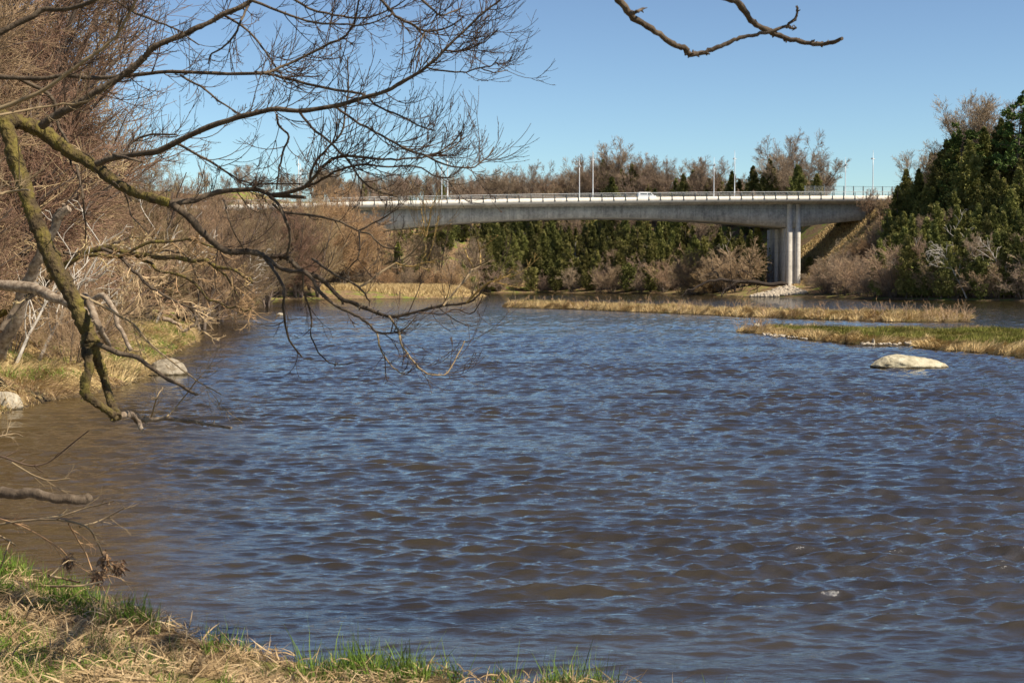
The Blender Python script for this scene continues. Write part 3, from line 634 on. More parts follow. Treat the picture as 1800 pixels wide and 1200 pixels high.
for px in list(range(1515, 1600, 10)):
    y = U(352, 362); plant(['shrub_red', 'shrub_far', 'barebrown'][int(rng.integers(3))], X_at(px, y), y, U(.4, .85), where='on the embankment before the bridge end')
plant('cedar_low', X_at(1422, 378), 378, .6, where='beside the pier top'); plant('cedar_low', X_at(1472, 386), 386, .5, where='alone on the grassy embankment')
W3 = 'on the steep right bank'
for off_ in (9, 16, 23): hillrow(1440, 1600, 13, off_, ['shrub_far', 'shrub_red', 'shrub_tan', 'shrub_far'], .5, .85, 'on the slope before the right end of the bridge', 240)
hillrow(1450, 1600, 12, 2.5, ['shrub_far', 'shrub_red', 'shrub_far'], 1.0, 1.8, W3+' by the water', 240)
hillrow(1545, 1840, 11, .8, ['shrub_far', 'cedar_low', 'cedar', 'cedar', 'shrub_red'], .9, 1.3, W3+' by the water', 240)
hillrow(1560, 1840, 13, 7, ['cedar', 'cedar', 'shrub_far', 'cedar'], .9, 1.35, W3+', front row', 240)
hillrow(1560, 1850, 14, 15, ['cedar', 'cedar', 'cedar', 'cedar'], .95, 1.35, W3+', second row', 240)
hillrow(1575, 1860, 14, 24, ['cedar', 'cedar', 'cedar'], 1.0, 1.35, W3+', third row', 240)
hillrow(1600, 1870, 16, 34, ['cedar', 'cedar_tall', 'cedar', 'cedar'], .85, 1.15, W3+', fourth row', 240)
hillrow(1640, 1880, 18, 45, ['cedar', 'cedar_tall', 'cedar'], .8, 1.1, W3+', upper row', 240)
for px, ty, y, k in ((1690, 218, 305, 'pine'), (1785, 165, 296, 'pine'), (1815, 180, 300, 'pine'), (1735, 175, 320, 'bare'), (1712, 178, 322, 'bare'), (1770, 205, 305, 'cedar'), (1800, 190, 308, 'cedar'), (1700, 240, 300, 'cedar'), (1755, 200, 312, 'cedar'), (1725, 215, 306, 'cedar'), (1622, 262, 335, 'bare'), (1590, 296, 335, 'cedar'), (1612, 290, 325, 'cedar'), (1660, 240, 318, 'cedar'), (1675, 232, 312, 'cedar'), (1648, 262, 320, 'cedar')):
    g_ = terr(X_at(px, y), y); h_ = at(px, ty, y)[2]-g_
    if k == 'cedar' and h_ > 12: k = 'cedar_tall'
    plant(k, X_at(px, y), y, h_/({'bare': 12.6, 'barebrown': 11.2, 'cedar': 9.8, 'cedar_tall': 16, 'pine': 15}[k]), where='at the top of the right hill')
for px, y, rz, s in ((1700, 258, 2.4, 1.2), (1735, 262, 3.0, 1.2), (1660, 265, 0.2, 1.0), (1785, 256, 2.6, 1.3), (1610, 272, 2.9, .9), (1765, 258, 2.0, 1.3), (1640, 268, 2.7, 1.1), (1690, 262, 3.3, 1.2), (1580, 280, 1.2, 1.0), (1725, 266, 2.6, 1.3)): plant('deadwhite', X_at(px, y), y, s, rz=rz, where='hanging from the right bank')
for px, y, s in ((1600, 270, .8), (1705, 262, .95), (1640, 285, .85), (1765, 262, .7)): plant('bare', X_at(px, y), y, s, where='in front of the evergreens of the right bank')
# (3) left bank thicket
W4 = 'in the thicket on the left bank'
for x, y, s in ((-19.5, 46, .95), (-21.5, 50, 1.15), (-18.5, 52, .8), (-21, 56, 1.2), (-21, 58, 1.0), (-23.5, 63, 1.2), (-23.5, 66, .9), (-26, 72, 1.2), (-27, 76, .9), (-30, 82, 1.2), (-30, 88, .8), (-17.5, 44, .6), (-31, 96, 1.0), (-29, 60, 1.3), (-36, 80, 1.3)):
    plant('thicket', x, y, s, where=W4, lean=.05)
shore = [(-14.2, 45), (-15.5, 52), (-17.0, 60), (-18.8, 70), (-20.5, 78), (-23.5, 90), (-26.5, 102), (-30, 118), (-35, 140), (-40, 165), (-44.5, 190), (-49, 220), (-52, 250), (-52, 280)]
for i, (x, y) in enumerate(shore):
    for j in range(4):
        xx = x-.5-j*(1.8+y*.018)+U(-.8, .8); yy = y+U(-3, 3)+j*1.5
        plant('shrub_near', xx, yy, (.5+.3*j if y < 60 else .65+y*.0055+.18*j)*U(.85, 1.15), where=W4, lean=.1)
for px, y, s, k in ((255, 88, .74, 'thicket'), (320, 100, .72, 'thicket'), (355, 98, .66, 'thicket'), (330, 110, .7, 'thicket'), (385, 118, .75, 'thicket'), (300, 130, .75, 'thicket'), (410, 140, .72, 'thicket'), (365, 150, .85, 'thicket'), (440, 170, .80, 'thicket'), (400, 185, .85, 'thicket'), (470, 195, .88, 'thicket'), (440, 210, .95, 'thicket'), (500, 225, .98, 'thicket'), (455, 228, 1.15, 'thicket'), (520, 240, 1.2, 'thicket'), (560, 262, 1.25, 'thicket'), (430, 196, 1.0, 'thicket'), (405, 205, 1.1, 'thicket'), (475, 240, 1.05, 'thicket'), (530, 260, 1.1, 'thicket'), (500, 265, 1.1, 'thicket'), (545, 285, 1.15, 'thicket'), (350, 200, 1.35, 'barebrown'), (420, 240, 1.5, 'barebrown'), (460, 262, 1.6, 'barebrown'), (260, 95, .8, 'thicket')):
    plant(k, X_at(px, y), y, s, where=W4+' farther downstream')
for px, y, rz, s in ((60, 47, 0.4, .55), (120, 55, 1.0, .6), (170, 66, 0.2, .7), (215, 74, 2.2, .7), (270, 92, .6, .8), (335, 112, 2.8, .8), (20, 44, .8, .5), (400, 150, .5, .9)): plant('deadwhite', X_at(px, y), y, s, rz=rz, where='among the brush on the left bank')
for px, y, s in ((600, 322, 1.3), (566, 316, 1.28), (634, 332, 1.12), (535, 310, 1.22), (585, 330, 1.3), (615, 338, 1.25), (550, 328, 1.3)): plant('willow', X_at(px, y), y, s, where='beside the grassy spit')
for px in range(480, 860, 12):
    y = U(330, 345) if px < 800 else U(342, 350)
    if -sdist(np.array([X_at(px, y)]), np.array([y]), WATER)[0] > 1: plant(['shrub_red', 'shrub_far', 'shrub_tan'][int(rng.integers(3))], X_at(px, y), y, U(.5, 1.0), where='behind the pale reeds of the spit')
# ------------------------------------------------------------------ foreground tree (over the water at left)
def resample(pts, K):
    pts = np.asarray(pts, float)
    # Catmull-Rom through the points
    P = np.vstack([2*pts[0]-pts[1], pts, 2*pts[-1]-pts[-2]]); n = len(pts)-1; out = []
    for t in np.linspace(0, n-1e-6, K):
        i = int(t); f = t-i; a, b, c, d = P[i], P[i+1], P[i+2], P[i+3]
        out.append(.5*((2*b)+(-a+c)*f+(2*a-5*b+4*c-d)*f*f+(-a+3*b-3*c+d)*f**3))
    return np.array(out)
def limb3(px, Y0, Y1, w0, w1, K=None, jit=.006, seed=0):
    """a limb: pixel polyline gets its own distance (bowed) and true thickness"""
    K = K or max(8, int(len(px)*3))
    q = resample(px, K); t = np.linspace(0, 1, K)
    r_ = np.random.default_rng(seed+int(abs(px[0][0]*7+px[-1][1]))); bow = r_.uniform(-.5, .5)
    Y = Y0+(Y1-Y0)*t+bow*np.sin(np.pi*t)
    P = np.array([at(q[i][0], q[i][1], Y[i]) for i in range(K)]); P += r_.standard_normal(P.shape)*jit*.5
    Rr = (w0+(w1-w0)*t)/2/FX*Y; return P, Rr*(1+.05*r_.standard_normal(K))
tree = empty('overhanging_tree', (-8.5, 13, terr(-8.5, 13))); TO = np.array(tree.location)
tag(tree, 'leafless tree leaning in from the left with mossy limbs over the river', 'tree')
mb = MB(); tp = np.array([[(-8.5, 13, TO[2]-.5), (-8.3, 13, TO[2]+1), (-7.7, 12.9, 2.9), (-6.7, 12.7, 4.1), (-5.4, 12.5, 4.62)]])-TO
mb.tubes(resample(tp[0], 14)[None], np.linspace(.34, .1, 14)[None], 14, .05, cap=True); obj('trunk', mb.mesh('trunk', True), M['bark_moss'], tree)
LIMBS = [ # points, Y0, Y1, w0, w1, material, twig density, twig up
 ([(-70,165),(0,205),(30,215),(70,228),(115,262),(165,290),(200,318),(245,342),(300,357)], 12.5, 12.2, 33, 15, 'bark_moss', 3, 'limb'),
 ([(300,357),(335,385),(360,412),(395,440),(440,443),(470,450),(500,452),(533,477),(567,493),(597,523),(623,533),(657,547),(685,556),(733,548),(780,537),(820,532),(837,523),(853,503),(867,490)], 12.2, 11.4, 13, 2.2, 'bark_near', 9, 'branch'),
 ([(465,450),(500,475),(540,480),(560,510),(590,537),(623,553),(647,568),(663,583),(687,585),(707,580),(733,557)], 12.0, 11.5, 8, 2.2, 'bark_near', 7, 'branch'),
 ([(685,556),(700,580),(707,607),(727,637),(753,657),(783,658),(797,637),(817,600)], 11.6, 11.4, 4, 2, 'twig_light', 7, 'branch'),
 ([(663,583),(667,607),(680,633),(700,653),(713,657)], 11.6, 11.5, 3.5, 2, 'twig_light', 6, 'branch'),
 ([(463,450),(483,477),(500,513),(497,540),(507,593),(530,627)], 12.1, 12.0, 7, 3, 'bark_near', 3, 'branch'),
 ([(533,477),(533,513),(547,560),(547,593),(573,633),(600,640),(625,636)], 12.0, 11.8, 3.6, 1.8, 'bark_near', 5, 'branch'),
 ([(474,345),(490,360),(500,380),(510,413),(505,447),(492,455)], 12.1, 12.2, 6, 4, 'bark_near', 3, 'branch'),
 ([(478,357),(500,373),(540,377),(575,384),(600,391),(630,406),(650,412),(665,427),(685,437),(700,435)], 12.1, 11.7, 5, 2.2, 'bark_near', 6, 'branch'),
 ([(630,406),(675,382),(700,366)], 11.9, 11.8, 3.6, 2, 'bark_near', 5, 'branch'),
 ([(631,406),(631,447),(610,475)], 11.9, 11.8, 3.4, 2, 'bark_near', 3, 'branch'),
 ([(550,455),(580,477),(632,506),(650,530)], 12.0, 11.9, 5, 3, 'bark_near', 4, 'branch'),
 ([(632,506),(665,482),(695,462),(725,445),(747,415),(757,407),(792,394)], 11.8, 11.4, 4, 2, 'twig_light', 7, 'gold'),
 ([(747,415),(745,398),(740,365)], 11.5, 11.4, 3.5, 2, 'twig_gold', 3, 'gold'), ([(748,415),(754,390),(758,366)], 11.5, 11.4, 3.5, 2, 'twig_gold', 3, 'gold'),
 ([(695,462),(725,468),(750,458),(757,440)], 11.5, 11.4, 3, 1.8, 'twig_gold', 3, 'gold'),
 ([(780,537),(825,480),(832,470),(850,462),(867,450)], 11.6, 11.3, 4, 2, 'twig_light', 5, 'gold'),
 ([(832,470),(824,455),(817,440)], 11.4, 11.3, 3, 2, 'twig_gold', 2, 'gold'), ([(845,463),(843,440),(840,422)], 11.4, 11.3, 3, 2, 'twig_gold', 2, 'gold'),
 ([(820,532),(855,500),(875,492),(897,482)], 11.5, 11.3, 3.4, 2, 'twig_gold', 5, 'gold'),
 ([(733,548),(775,552),(800,543),(830,550),(850,520)], 11.5, 11.2, 3, 1.8, 'twig_near', 5, 'branch'),
 ([(73,222),(100,202),(135,185),(165,165),(215,133),(255,100),(275,80),(330,58),(385,30),(430,8),(460,-20),(500,-60)], 12.4, 12.0, 14, 7, 'bark_near', 16, 'branch'),
 ([(-40,134),(67,138),(117,132),(173,138),(217,133),(273,128),(333,127),(400,130),(467,130),(520,143),(600,160),(640,167),(663,187),(703,203),(733,220),(763,230)], 12.8, 11.4, 9, 2.4, 'bark_near', 24, 'branch'),
 ([(450,128),(473,127),(517,107),(567,83),(610,60),(627,20),(634,-20)], 12.0, 11.6, 6, 3, 'bark_near', 16, 'branch'),
 ([(170,287),(200,277),(240,270),(283,263),(333,238),(377,220),(430,203),(487,192),(533,195),(600,183),(637,172),(670,163),(703,147),(743,123),(763,107),(787,83),(817,53),(850,23),(880,0),(900,-20)], 12.3, 11.2, 12, 3, 'bark_near', 34, 'branch'),
 ([(750,120),(783,125),(817,127),(843,118),(863,117),(877,100)], 11.5, 11.2, 3.4, 1.8, 'bark_near', 10, 'branch'),
 ([(845,120),(870,128),(893,122)], 11.3, 11.2, 2.4, 1.6, 'bark_near', 2, 'branch'),
 ([(785,90),(810,90),(837,80),(860,68),(877,50)], 11.4, 11.2, 3.2, 1.8, 'bark_near', 9, 'branch'),
 ([(527,197),(550,227),(583,253),(617,290),(643,323),(677,340),(703,347)], 11.9, 11.5, 5, 2.4, 'bark_near', 12, 'branch'),
 ([(590,187),(623,213),(663,233),(703,257),(745,272),(783,290),(830,295),(843,285),(857,277),(868,258)], 11.8, 11.2, 4.6, 2, 'bark_near', 20, 'branch'),
 ([(703,257),(733,270),(765,272),(790,262),(820,240)], 11.6, 11.2, 3.4, 1.8, 'bark_near', 10, 'branch'),
 ([(487,200),(490,220),(507,240),(497,270),(490,300),(487,333)], 12.0, 12.1, 4.4, 3, 'bark_near', 7, 'branch'),
 ([(298,357),(347,350),(380,338),(447,333),(480,343),(537,347)], 12.2, 11.9, 11, 6, 'bark_near', 8, 'branch'),
 ([(483,342),(527,333),(550,313),(567,293),(590,277),(623,275),(667,280),(703,280),(750,275),(790,255),(815,225)], 12.0, 11.3, 7.5, 2, 'bark_near', 24, 'branch'),
 ([(527,333),(560,320),(593,300),(637,290),(683,293),(733,293),(767,310),(800,312)], 12.0, 11.3, 5, 2, 'bark_near', 14, 'branch'),
 ([(543,327),(550,293),(577,260),(600,233),(607,200),(613,150),(610,100)], 12.0, 11.8, 5, 2.4, 'bark_near', 14, 'branch'),
 ([(393,350),(400,375),(407,400),(430,440)], 12.1, 12.0, 4, 2, 'bark_near', 3, 'branch'),
 ([(310,252),(345,270),(380,290),(413,313),(447,323),(533,323)], 12.3, 12.0, 5, 2.4, 'bark_near', 10, 'branch'),
 ([(-40,205),(53,170),(100,143),(143,110),(197,72),(217,43),(237,5),(250,-30)], 10.2, 9.8, 8, 4, 'twig_light', 10, 'branch'),
 ([(-20,206),(83,187),(147,180),(170,168)], 10.5, 10.3, 5, 2.4, 'twig_light', 5, 'gold'),
 ([(-20,66),(50,33),(77,17),(110,17),(143,10),(185,-8)], 11.2, 11.0, 11, 7, 'bark_near', 7, 'branch'),
 ([(180,-15),(233,20),(280,40),(310,52),(350,80)], 12.6, 12.2, 5, 2.4, 'bark_near', 8, 'branch'),
 ([(390,25),(430,50),(460,83),(480,110),(505,150)], 12.3, 12.1, 4.6, 2.4, 'bark_near', 8, 'branch'),
 ([(440,0),(500,23),(550,40),(600,42),(645,43),(690,25)], 12.0, 11.6, 5, 2.2, 'bark_near', 12, 'branch'),
 ([(490,-15),(550,17),(597,28),(637,33),(680,20),(720,-5)], 12.2, 11.7, 4.6, 2.2, 'bark_near', 12, 'branch'),
 ([(655,-20),(690,23),(717,40),(750,55),(783,50),(815,30)], 11.8, 11.4, 6, 2.4, 'bark_near', 12, 'branch'),
 ([(747,57),(727,100),(720,130)], 11.6, 11.6, 3.6, 2.4, 'bark_near', 5, 'branch'), ([(728,-15),(763,20),(777,27),(810,15)], 11.5, 11.3, 5, 2.4, 'bark_near', 8, 'branch'),
 ([(440,0),(433,17),(423,40),(413,60),(393,83),(370,97),(367,113)], 12.4, 12.5, 5, 2.4, 'bark_near', 8, 'branch'),
 ([(317,133),(360,157),(387,180),(427,203)], 12.3, 12.1, 4, 3, 'bark_near', 5, 'branch'),
 ([(33,138),(90,170),(100,213),(120,253),(125,290)], 12.9, 12.8, 8, 4, 'bark_near', 6, 'branch'),
 ([(170,292),(215,270),(232,250),(260,238),(310,236)], 12.5, 12.8, 6, 3, 'bark_near', 8, 'branch'),
 ([(200,272),(235,280),(250,286)], 12.2, 12.1, 6, 3.5, 'bark_near', 2, 'branch'),
 ([(200,320),(222,345),(232,380),(262,410)], 12.3, 12.4, 3.5, 2, 'bark_near', 3, 'branch'),
 ([(135,290),(143,330),(148,370),(152,420)], 12.4, 12.4, 5, 2.6, 'bark_near', 3, 'branch'),
 # the limb hanging down to the water
 ([(-20,185),(5,210),(15,235),(25,277),(40,315),(50,353),(62,385),(77,423),(97,467),(122,513),(140,553),(157,593),(162,610)], 12.5, 12.2, 27, 27, 'bark_moss', 3, 'limb'),
 ([(162,606),(177,647),(187,680),(198,712),(207,733)], 12.2, 12.1, 18, 13, 'bark_moss', 0, 'limb'),
 ([(150,600),(157,640),(150,673),(149,690),(167,707),(187,720),(205,735)], 12.2, 12.1, 19, 13, 'bark_moss', 0, 'limb'),
 ([(150,670),(147,690),(143,706)], 12.2, 12.2, 11, 3, 'bark_moss', 0, 'limb'),
 ([(200,735),(215,730),(233,727),(253,738),(290,735),(333,740),(370,746),(407,752)], 12.1, 11.9, 13, 4.5, 'bark_pale', 0, 'limb'),
 ([(230,728),(243,742),(248,755)], 12.1, 12.0, 11, 8, 'bark_pale', 0, 'limb'),
 ([(167,603),(213,622),(240,628),(267,647),(290,663),(317,677),(347,695)], 12.2, 11.9, 10, 5, 'bark_near', 0, 'branch'),
 ([(267,733),(277,697),(287,680)], 12.0, 12.0, 3, 1.6, 'twig_light', 3, 'gold'), ([(293,732),(320,703),(353,660)], 12.0, 11.9, 3.4, 1.6, 'twig_light', 4, 'gold'),
 ([(138,518),(180,537),(213,557),(233,567),(260,600),(300,633),(343,667),(390,693)], 12.3, 11.8, 6, 1.8, 'twig_light', 9, 'gold'),
 ([(150,520),(173,570),(192,612)], 12.5, 12.5, 13, 9, 'bark_pale', 0, 'limb'),
 ([(-20,345),(0,340),(30,335),(52,334)], 10.5, 10.4, 6, 4, 'twig_light', 3, 'gold'),
 ([(-20,300),(0,315),(30,330),(34,280),(30,240)], 11, 10.9, 3.5, 2, 'twig_light', 4, 'gold'),
]
for pts, Y0, Y1, w0, w1, m, nt_, kind in LIMBS:
    P, Rr = limb3(pts, Y0, Y1, w0, w1); P = P-TO
    S = 14 if w0 > 12 else 7
    if w0 > 12:
        K2 = len(P)*3; P = resample(P, K2); Rr = np.interp(np.linspace(0, 1, K2), np.linspace(0, 1, len(Rr)), Rr)*(1+.07*rng.standard_normal(K2)); 
    mb = MB(); mb.tubes(P[None], Rr[None], S, .05 if w0 > 12 else .02, cap=True)
    if w0 > 3:   # knots and buds along the branch
        kn = max(3, len(P)//3); kp, kr = grow(P[None], Rr[None], kn, (.1, .95), ang=(50, 90), K=3, up=.1, rr=.75, L=(.012, .03) if w0 < 12 else (.02, .05), rtip=.3); mb.tubes(kp, kr, 5)
    lo = obj('limb' if kind == 'limb' else 'branch', mb.mesh('limb', True), M[m], tree)
    if nt_:
        nt_ = int(nt_*1.45)
        gold = kind == 'gold'; upb = .16 if not gold else .12
        P1, R1 = grow(P[None], Rr[None], nt_, (.12, 1), L=(.14, .58) if nt_ > 8 else (.10, .38), ang=(25, 65), K=9, up=upb*.9, wob=.06, rr=.55, rtip=.4, side=(1, .6, 1))
        R1 = np.maximum(np.minimum(R1, .0042), .0026)*np.linspace(1, .7, 9)[None]
        t = MB(); t.tubes(P1, R1, 4)
        P2, R2 = grow(P1, R1, 4 if nt_ > 8 else 2, (.12, .9), (.3, .7), (18, 42), 6, .10, .05, .8, .6, .35, side=(1, .6, 1)); R2 = np.maximum(R2, .0018); t.tubes(P2, R2, 3)
        P3, R3 = grow(P2, R2, 1, (.15, .8), (.35, .8), (20, 50), 4, .12, .1, .8, .6, .35); t.tubes(P3, np.maximum(R3, .0014), 3)
        bd, br = grow(P2, R2, 3, (.1, 1), L=(.008, .013), ang=(20, 50), K=3, up=0, rr=1.5, rtip=.3); br[:, 1] = .0026; t.tubes(bd, br, 3)
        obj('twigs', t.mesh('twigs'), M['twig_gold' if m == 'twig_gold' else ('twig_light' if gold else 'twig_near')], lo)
# second tree: trunk outside the frame, two branches reach in at the top
tree2 = empty('neighbouring_tree', (-4.6, 5.0, terr(-4.6, 5.0))); T2 = np.array(tree2.location)
tag(tree2, 'leafless tree whose two bare crossing branches hang into the top of the view', 'tree')
mb = MB(); tp = resample(np.array([(-4.6, 5, T2[2]-.4), (-4.5, 5, 3.0), (-4.1, 5.2, 5.2), (-3.4, 5.6, 6.6)])-T2, 14); mb.tubes(tp[None], np.linspace(.24, .12, 14)[None], 12, .04, cap=True); obj('trunk', mb.mesh('trunk', True), M['bark_near'], tree2)
for pts, Y0, w0, w1, ext in (([(1083,-6),(1110,27),(1150,55),(1185,78),(1205,86),(1215,97),(1245,90),(1275,78),(1305,66),(1345,58),(1385,44),(1400,30),(1402,12)], 8.0, 12.5, 4, True),
                         ([(1275,-6),(1300,8),(1320,35),(1350,55),(1385,68),(1430,77),(1460,76),(1480,69)], 8.3, 12, 6.5, True),
                         ([(1110,24),(1122,20),(1131,15)], 8.0, 7, 4, False), ([(1385,47),(1392,50),(1399,49)], 8.0, 5, 3.5, False)):
    P, Rr = limb3(pts, Y0, Y0+.2, w0, w1, K=len(pts)*5)
    if ext:
        p0 = P[0]; e = resample(np.array([(-3.4, 5.6, 6.6), (-2.0, 6.6, 6.9), p0*np.array([1, 1, 1])+np.array([-.8, -.3, .9]), p0]), 14)[:-1]
        P = np.vstack([e, P]); Rr = np.concatenate([np.linspace(.07, Rr[0], len(e)), Rr])
    mb = MB(); P = P-T2; mb.tubes(P[None], Rr[None]*(1+.06*rng.standard_normal(Rr.shape)), 9, .04, cap=True)
    kp, kr = grow(P[None], Rr[None], 26 if ext else 4, (.4, .98), ang=(50, 90), K=3, up=.1, rr=.8, L=(.014, .03), rtip=.35); mb.tubes(kp, kr, 6)
    obj('branch', mb.mesh('branch', True), M['bark_near'], tree2)
SHADE_LIMBS = [[(-3.4,5.6,6.6), (-1.5,5.2,7.4), (.8,4.6,7.8), (3.0,4.0,8.0), (5.0,3.6,7.8)], [(-3.4,5.6,6.6), (-2.2,4.2,8.0), (-.5,2.6,9.0), (1.8,1.2,9.4)], [(-1.5,5.2,7.4), (.2,6.4,8.2), (2.2,7.0,8.6), (4.0,7.2,8.4)], [(-3.4,5.6,6.6), (-3.0,3.6,8.2), (-2.6,1.5,9.2), (-1.0,-.5,9.8)], [(.8,4.6,7.8), (2.2,3.0,8.6), (3.8,1.4,9.0)]]  # unseen limbs above the view, added to cast dappled shade on the bank
SHADE_LIMBS += [[(.8,4.6,7.8), (1.6,6.2,8.2), (2.0,8.2,8.4), (1.6,10,8.2)], [(.2,6.4,8.2), (-.6,7.8,8.6), (-1.8,9.0,8.8)], [(2.2,7.0,8.6), (3.0,8.6,8.8), (3.2,10,8.6)], [(3.0,4.0,8.0), (4.4,5.4,8.4), (5.2,7.4,8.6)], [(-1.5,5.2,7.4), (-1.2,7.0,7.9), (-.2,9.0,8.2)]]  # more unseen limbs added to thicken that dappled shade
for e in SHADE_LIMBS:
    P = resample(np.array(e), 12)-T2; Rr = np.linspace(.09, .035, 12); mb = MB(); mb.tubes(P[None], Rr[None], 7, .04); lo = obj('branch', mb.mesh('branch', True), M['bark_near'], tree2)  # added shade-casting limb, out of view
    P1, R1 = grow(P[None], Rr[None], 14, (.15, 1), L=(.6, 1.8), ang=(25, 65), K=7, up=.06, wob=.12, rr=.5); t = MB(); t.tubes(P1, np.maximum(R1, .011), 4); P2, R2 = grow(P1, np.maximum(R1, .009), 7, (.15, 1), (.25, .6), (20, 55), 5, .06, .12, .7); t.tubes(P2, R2, 3)
    obj('twigs', t.mesh('twigs'), M['twig_near'], lo)
# ------------------------------------------------------------------ left bank: fallen wood, leaning willow
def wood(name, label, cat, limbs, base=None):
    r = None
    for i, (pts, Y0, Y1, w0, w1, m, tw) in enumerate(limbs):
        P, Rr = limb3(pts, Y0, Y1, w0, w1, jit=.0013*Y0)
        if r is None: o0 = P[0].copy() if base is None else np.array(base); r = empty(name, o0); tag(r, label, cat)
        P = P-o0; K2 = len(P)*2; P = resample(P, K2); Rr = np.interp(np.linspace(0, 1, K2), np.linspace(0, 1, len(Rr)), Rr)*(1+.035*rng.standard_normal(K2)); mb = MB(); mb.tubes(P[None], Rr[None], 12, .05, cap=True); lo = obj('trunk' if i == 0 else 'branch', mb.mesh('wood', True), M[m], r)
        if tw:
            L_ = 45/FX*Y0
            P1, R1 = grow(P[None], Rr[None], tw, (.1, 1), L=(L_*.3, L_*1.3), ang=(25, 65), K=6, up=.05, wob=.17, rr=.6, rtip=.4); R1 = np.clip(R1, min(.05, .00018*Y0), min(.08, .00035*Y0)); t = MB(); t.tubes(P1, R1, 4)
            P2, R2 = grow(P1, R1, 5, (.15, 1), (.3, .7), (20, 60), 4, .05, .2, .8, .5); t.tubes(P2, R2, 3); P3, R3 = grow(P2, R2, 3, (.15, 1), (.3, .8), (20, 60), 3, .03, .2, .8, .5); t.tubes(P3, R3, 3)
            obj('twigs', t.mesh('twigs'), M['bark_dark'] if m == 'bark_dark' else (M['twig_brown'] if m != 'bark_moss' else M['twig_tan']), lo)
    return r
wood('leaning_willow', 'low mossy willow spreading sideways over the water behind the hanging limb', 'tree', [
 ([(-30,560),(40,530),(110,470),(180,435),(240,448),(310,455),(370,462),(420,480),(447,497)], 47, 44, 15, 4, 'bark_moss', 26),
 ([(100,470),(150,450),(205,448),(260,428),(320,422),(360,428),(410,450)], 46, 45, 8, 3, 'bark_moss', 24),
 ([(180,437),(230,470),(260,500),(290,520),(345,545)], 46, 44, 7, 3, 'bark_near', 22),
 ([(240,448),(280,475),(330,490),(370,525),(410,541),(446,545)], 46, 44, 6, 3, 'bark_moss', 20),
 ([(370,462),(400,490),(425,530),(445,545)], 45, 44, 4, 2, 'bark_moss', 14),
 ([(110,445),(160,442),(205,425),(255,415)], 46, 47, 6, 3, 'bark_near', 18),
 ([(240,448),(290,440),(330,455),(350,500),(340,550)], 46, 45, 5, 2, 'bark_near', 20)])
wood('dead_tree', 'pale broken dead trunk leaning in the left thicket', 'dead tree', [
 ([(-10,640),(20,575),(50,500),(70,450),(95,400),(118,365)], 44, 42, 24, 13, 'bark_pale', 0), ([(95,405),(100,380),(112,360)], 42.3, 42, 14, 6, 'bark_pale', 0)])
wood('dead_tree', 'dead fallen trunk with broken branches lying on the left bank', 'dead tree', [
 ([(-90,490),(-20,497),(60,510),(100,525),(135,540),(160,560)], 40, 37, 22, 15, 'bark_pale', 0),
 ([(135,540),(175,520),(200,545),(210,575),(233,613)], 38, 36.5, 12, 7, 'bark_pale', 5), ([(60,515),(30,540),(0,580)], 39, 38, 12, 8, 'bark_near', 3)])
wood('driftwood_branch', 'pale driftwood branch lying at the end of the left bank', 'driftwood', [
 ([(285,560),(310,568),(330,578),(352,560),(370,545)], 74, 74, 8, 3, 'bark_pale', 8)])
wood('half_sunk_log', 'dark wet log jutting out over the water at the left edge', 'log', [
 ([(-120,850),(-20,862),(20,866),(60,868),(100,874),(140,877),(155,876)], 19.6, 19.2, 20, 16, 'bark_near', 0)])
wood('fallen_dark_tree', 'dark fallen tree lying at the water left of the pier', 'dead tree', [
 ([(1385,500),(1340,497),(1300,494),(1265,490),(1235,497),(1210,508)], 346, 338, 8, 3, 'bark_dark', 8), ([(1265,490),(1258,478),(1250,470)], 342, 341, 3, 1.5, 'bark_dark', 3), ([(1300,494),(1275,508),(1268,520)], 342, 336, 4, 2, 'bark_dark', 3)])
# dead weeds at the lower left
def weeds(name, label, limbs, clumps=()):
    r = None
    for i, (pts, Y0, w0, w1, m, tw) in enumerate(limbs):
        P, Rr = limb3(pts, Y0, Y0+.3, w0, w1, jit=.003)
        if r is None: o0 = P[0].copy(); r = empty(name, o0); tag(r, label, 'dead branch')
        P = P-o0; mb = MB(); mb.tubes(P[None], Rr[None], 6); 
        if tw:
            P1, R1 = grow(P[None], Rr[None], tw, (.1, 1), L=(.08, .35), ang=(20, 50), K=5, up=-.02, wob=.12, rr=.7); R1 = np.maximum(R1, .0022); mb.tubes(P1, R1, 4)
            P2, R2 = grow(P1, R1, 3, (.2, 1), (.3, .6), (20, 50), 3, -.03, .12, .8); mb.tubes(P2, np.maximum(R2, .0016), 3)
        obj('stem', mb.mesh('stem', True), M[m], r)
    for px, py, Y0, hh in clumps:
        c = at(px, py, Y0)-o0; n = 90; p = c+rng.standard_normal((n, 3))*np.array([.02, .02, hh*.3]); dv = nrm(rng.standard_normal((n, 3))+np.array([0, 0, -1.2]))*.06; sd = nrm(np.cross(dv, rng.standard_normal((n, 3))))*.012
        V = np.stack([p-sd, p+sd, p+dv+sd*.5, p+dv-sd*.5], 1); mb = MB(); mb.add(V.reshape(-1, 3), (np.arange(n)*4)[:, None]+np.arange(4)[None]); obj('withered_leaves', mb.mesh('withered_leaves'), M['weed'], r)
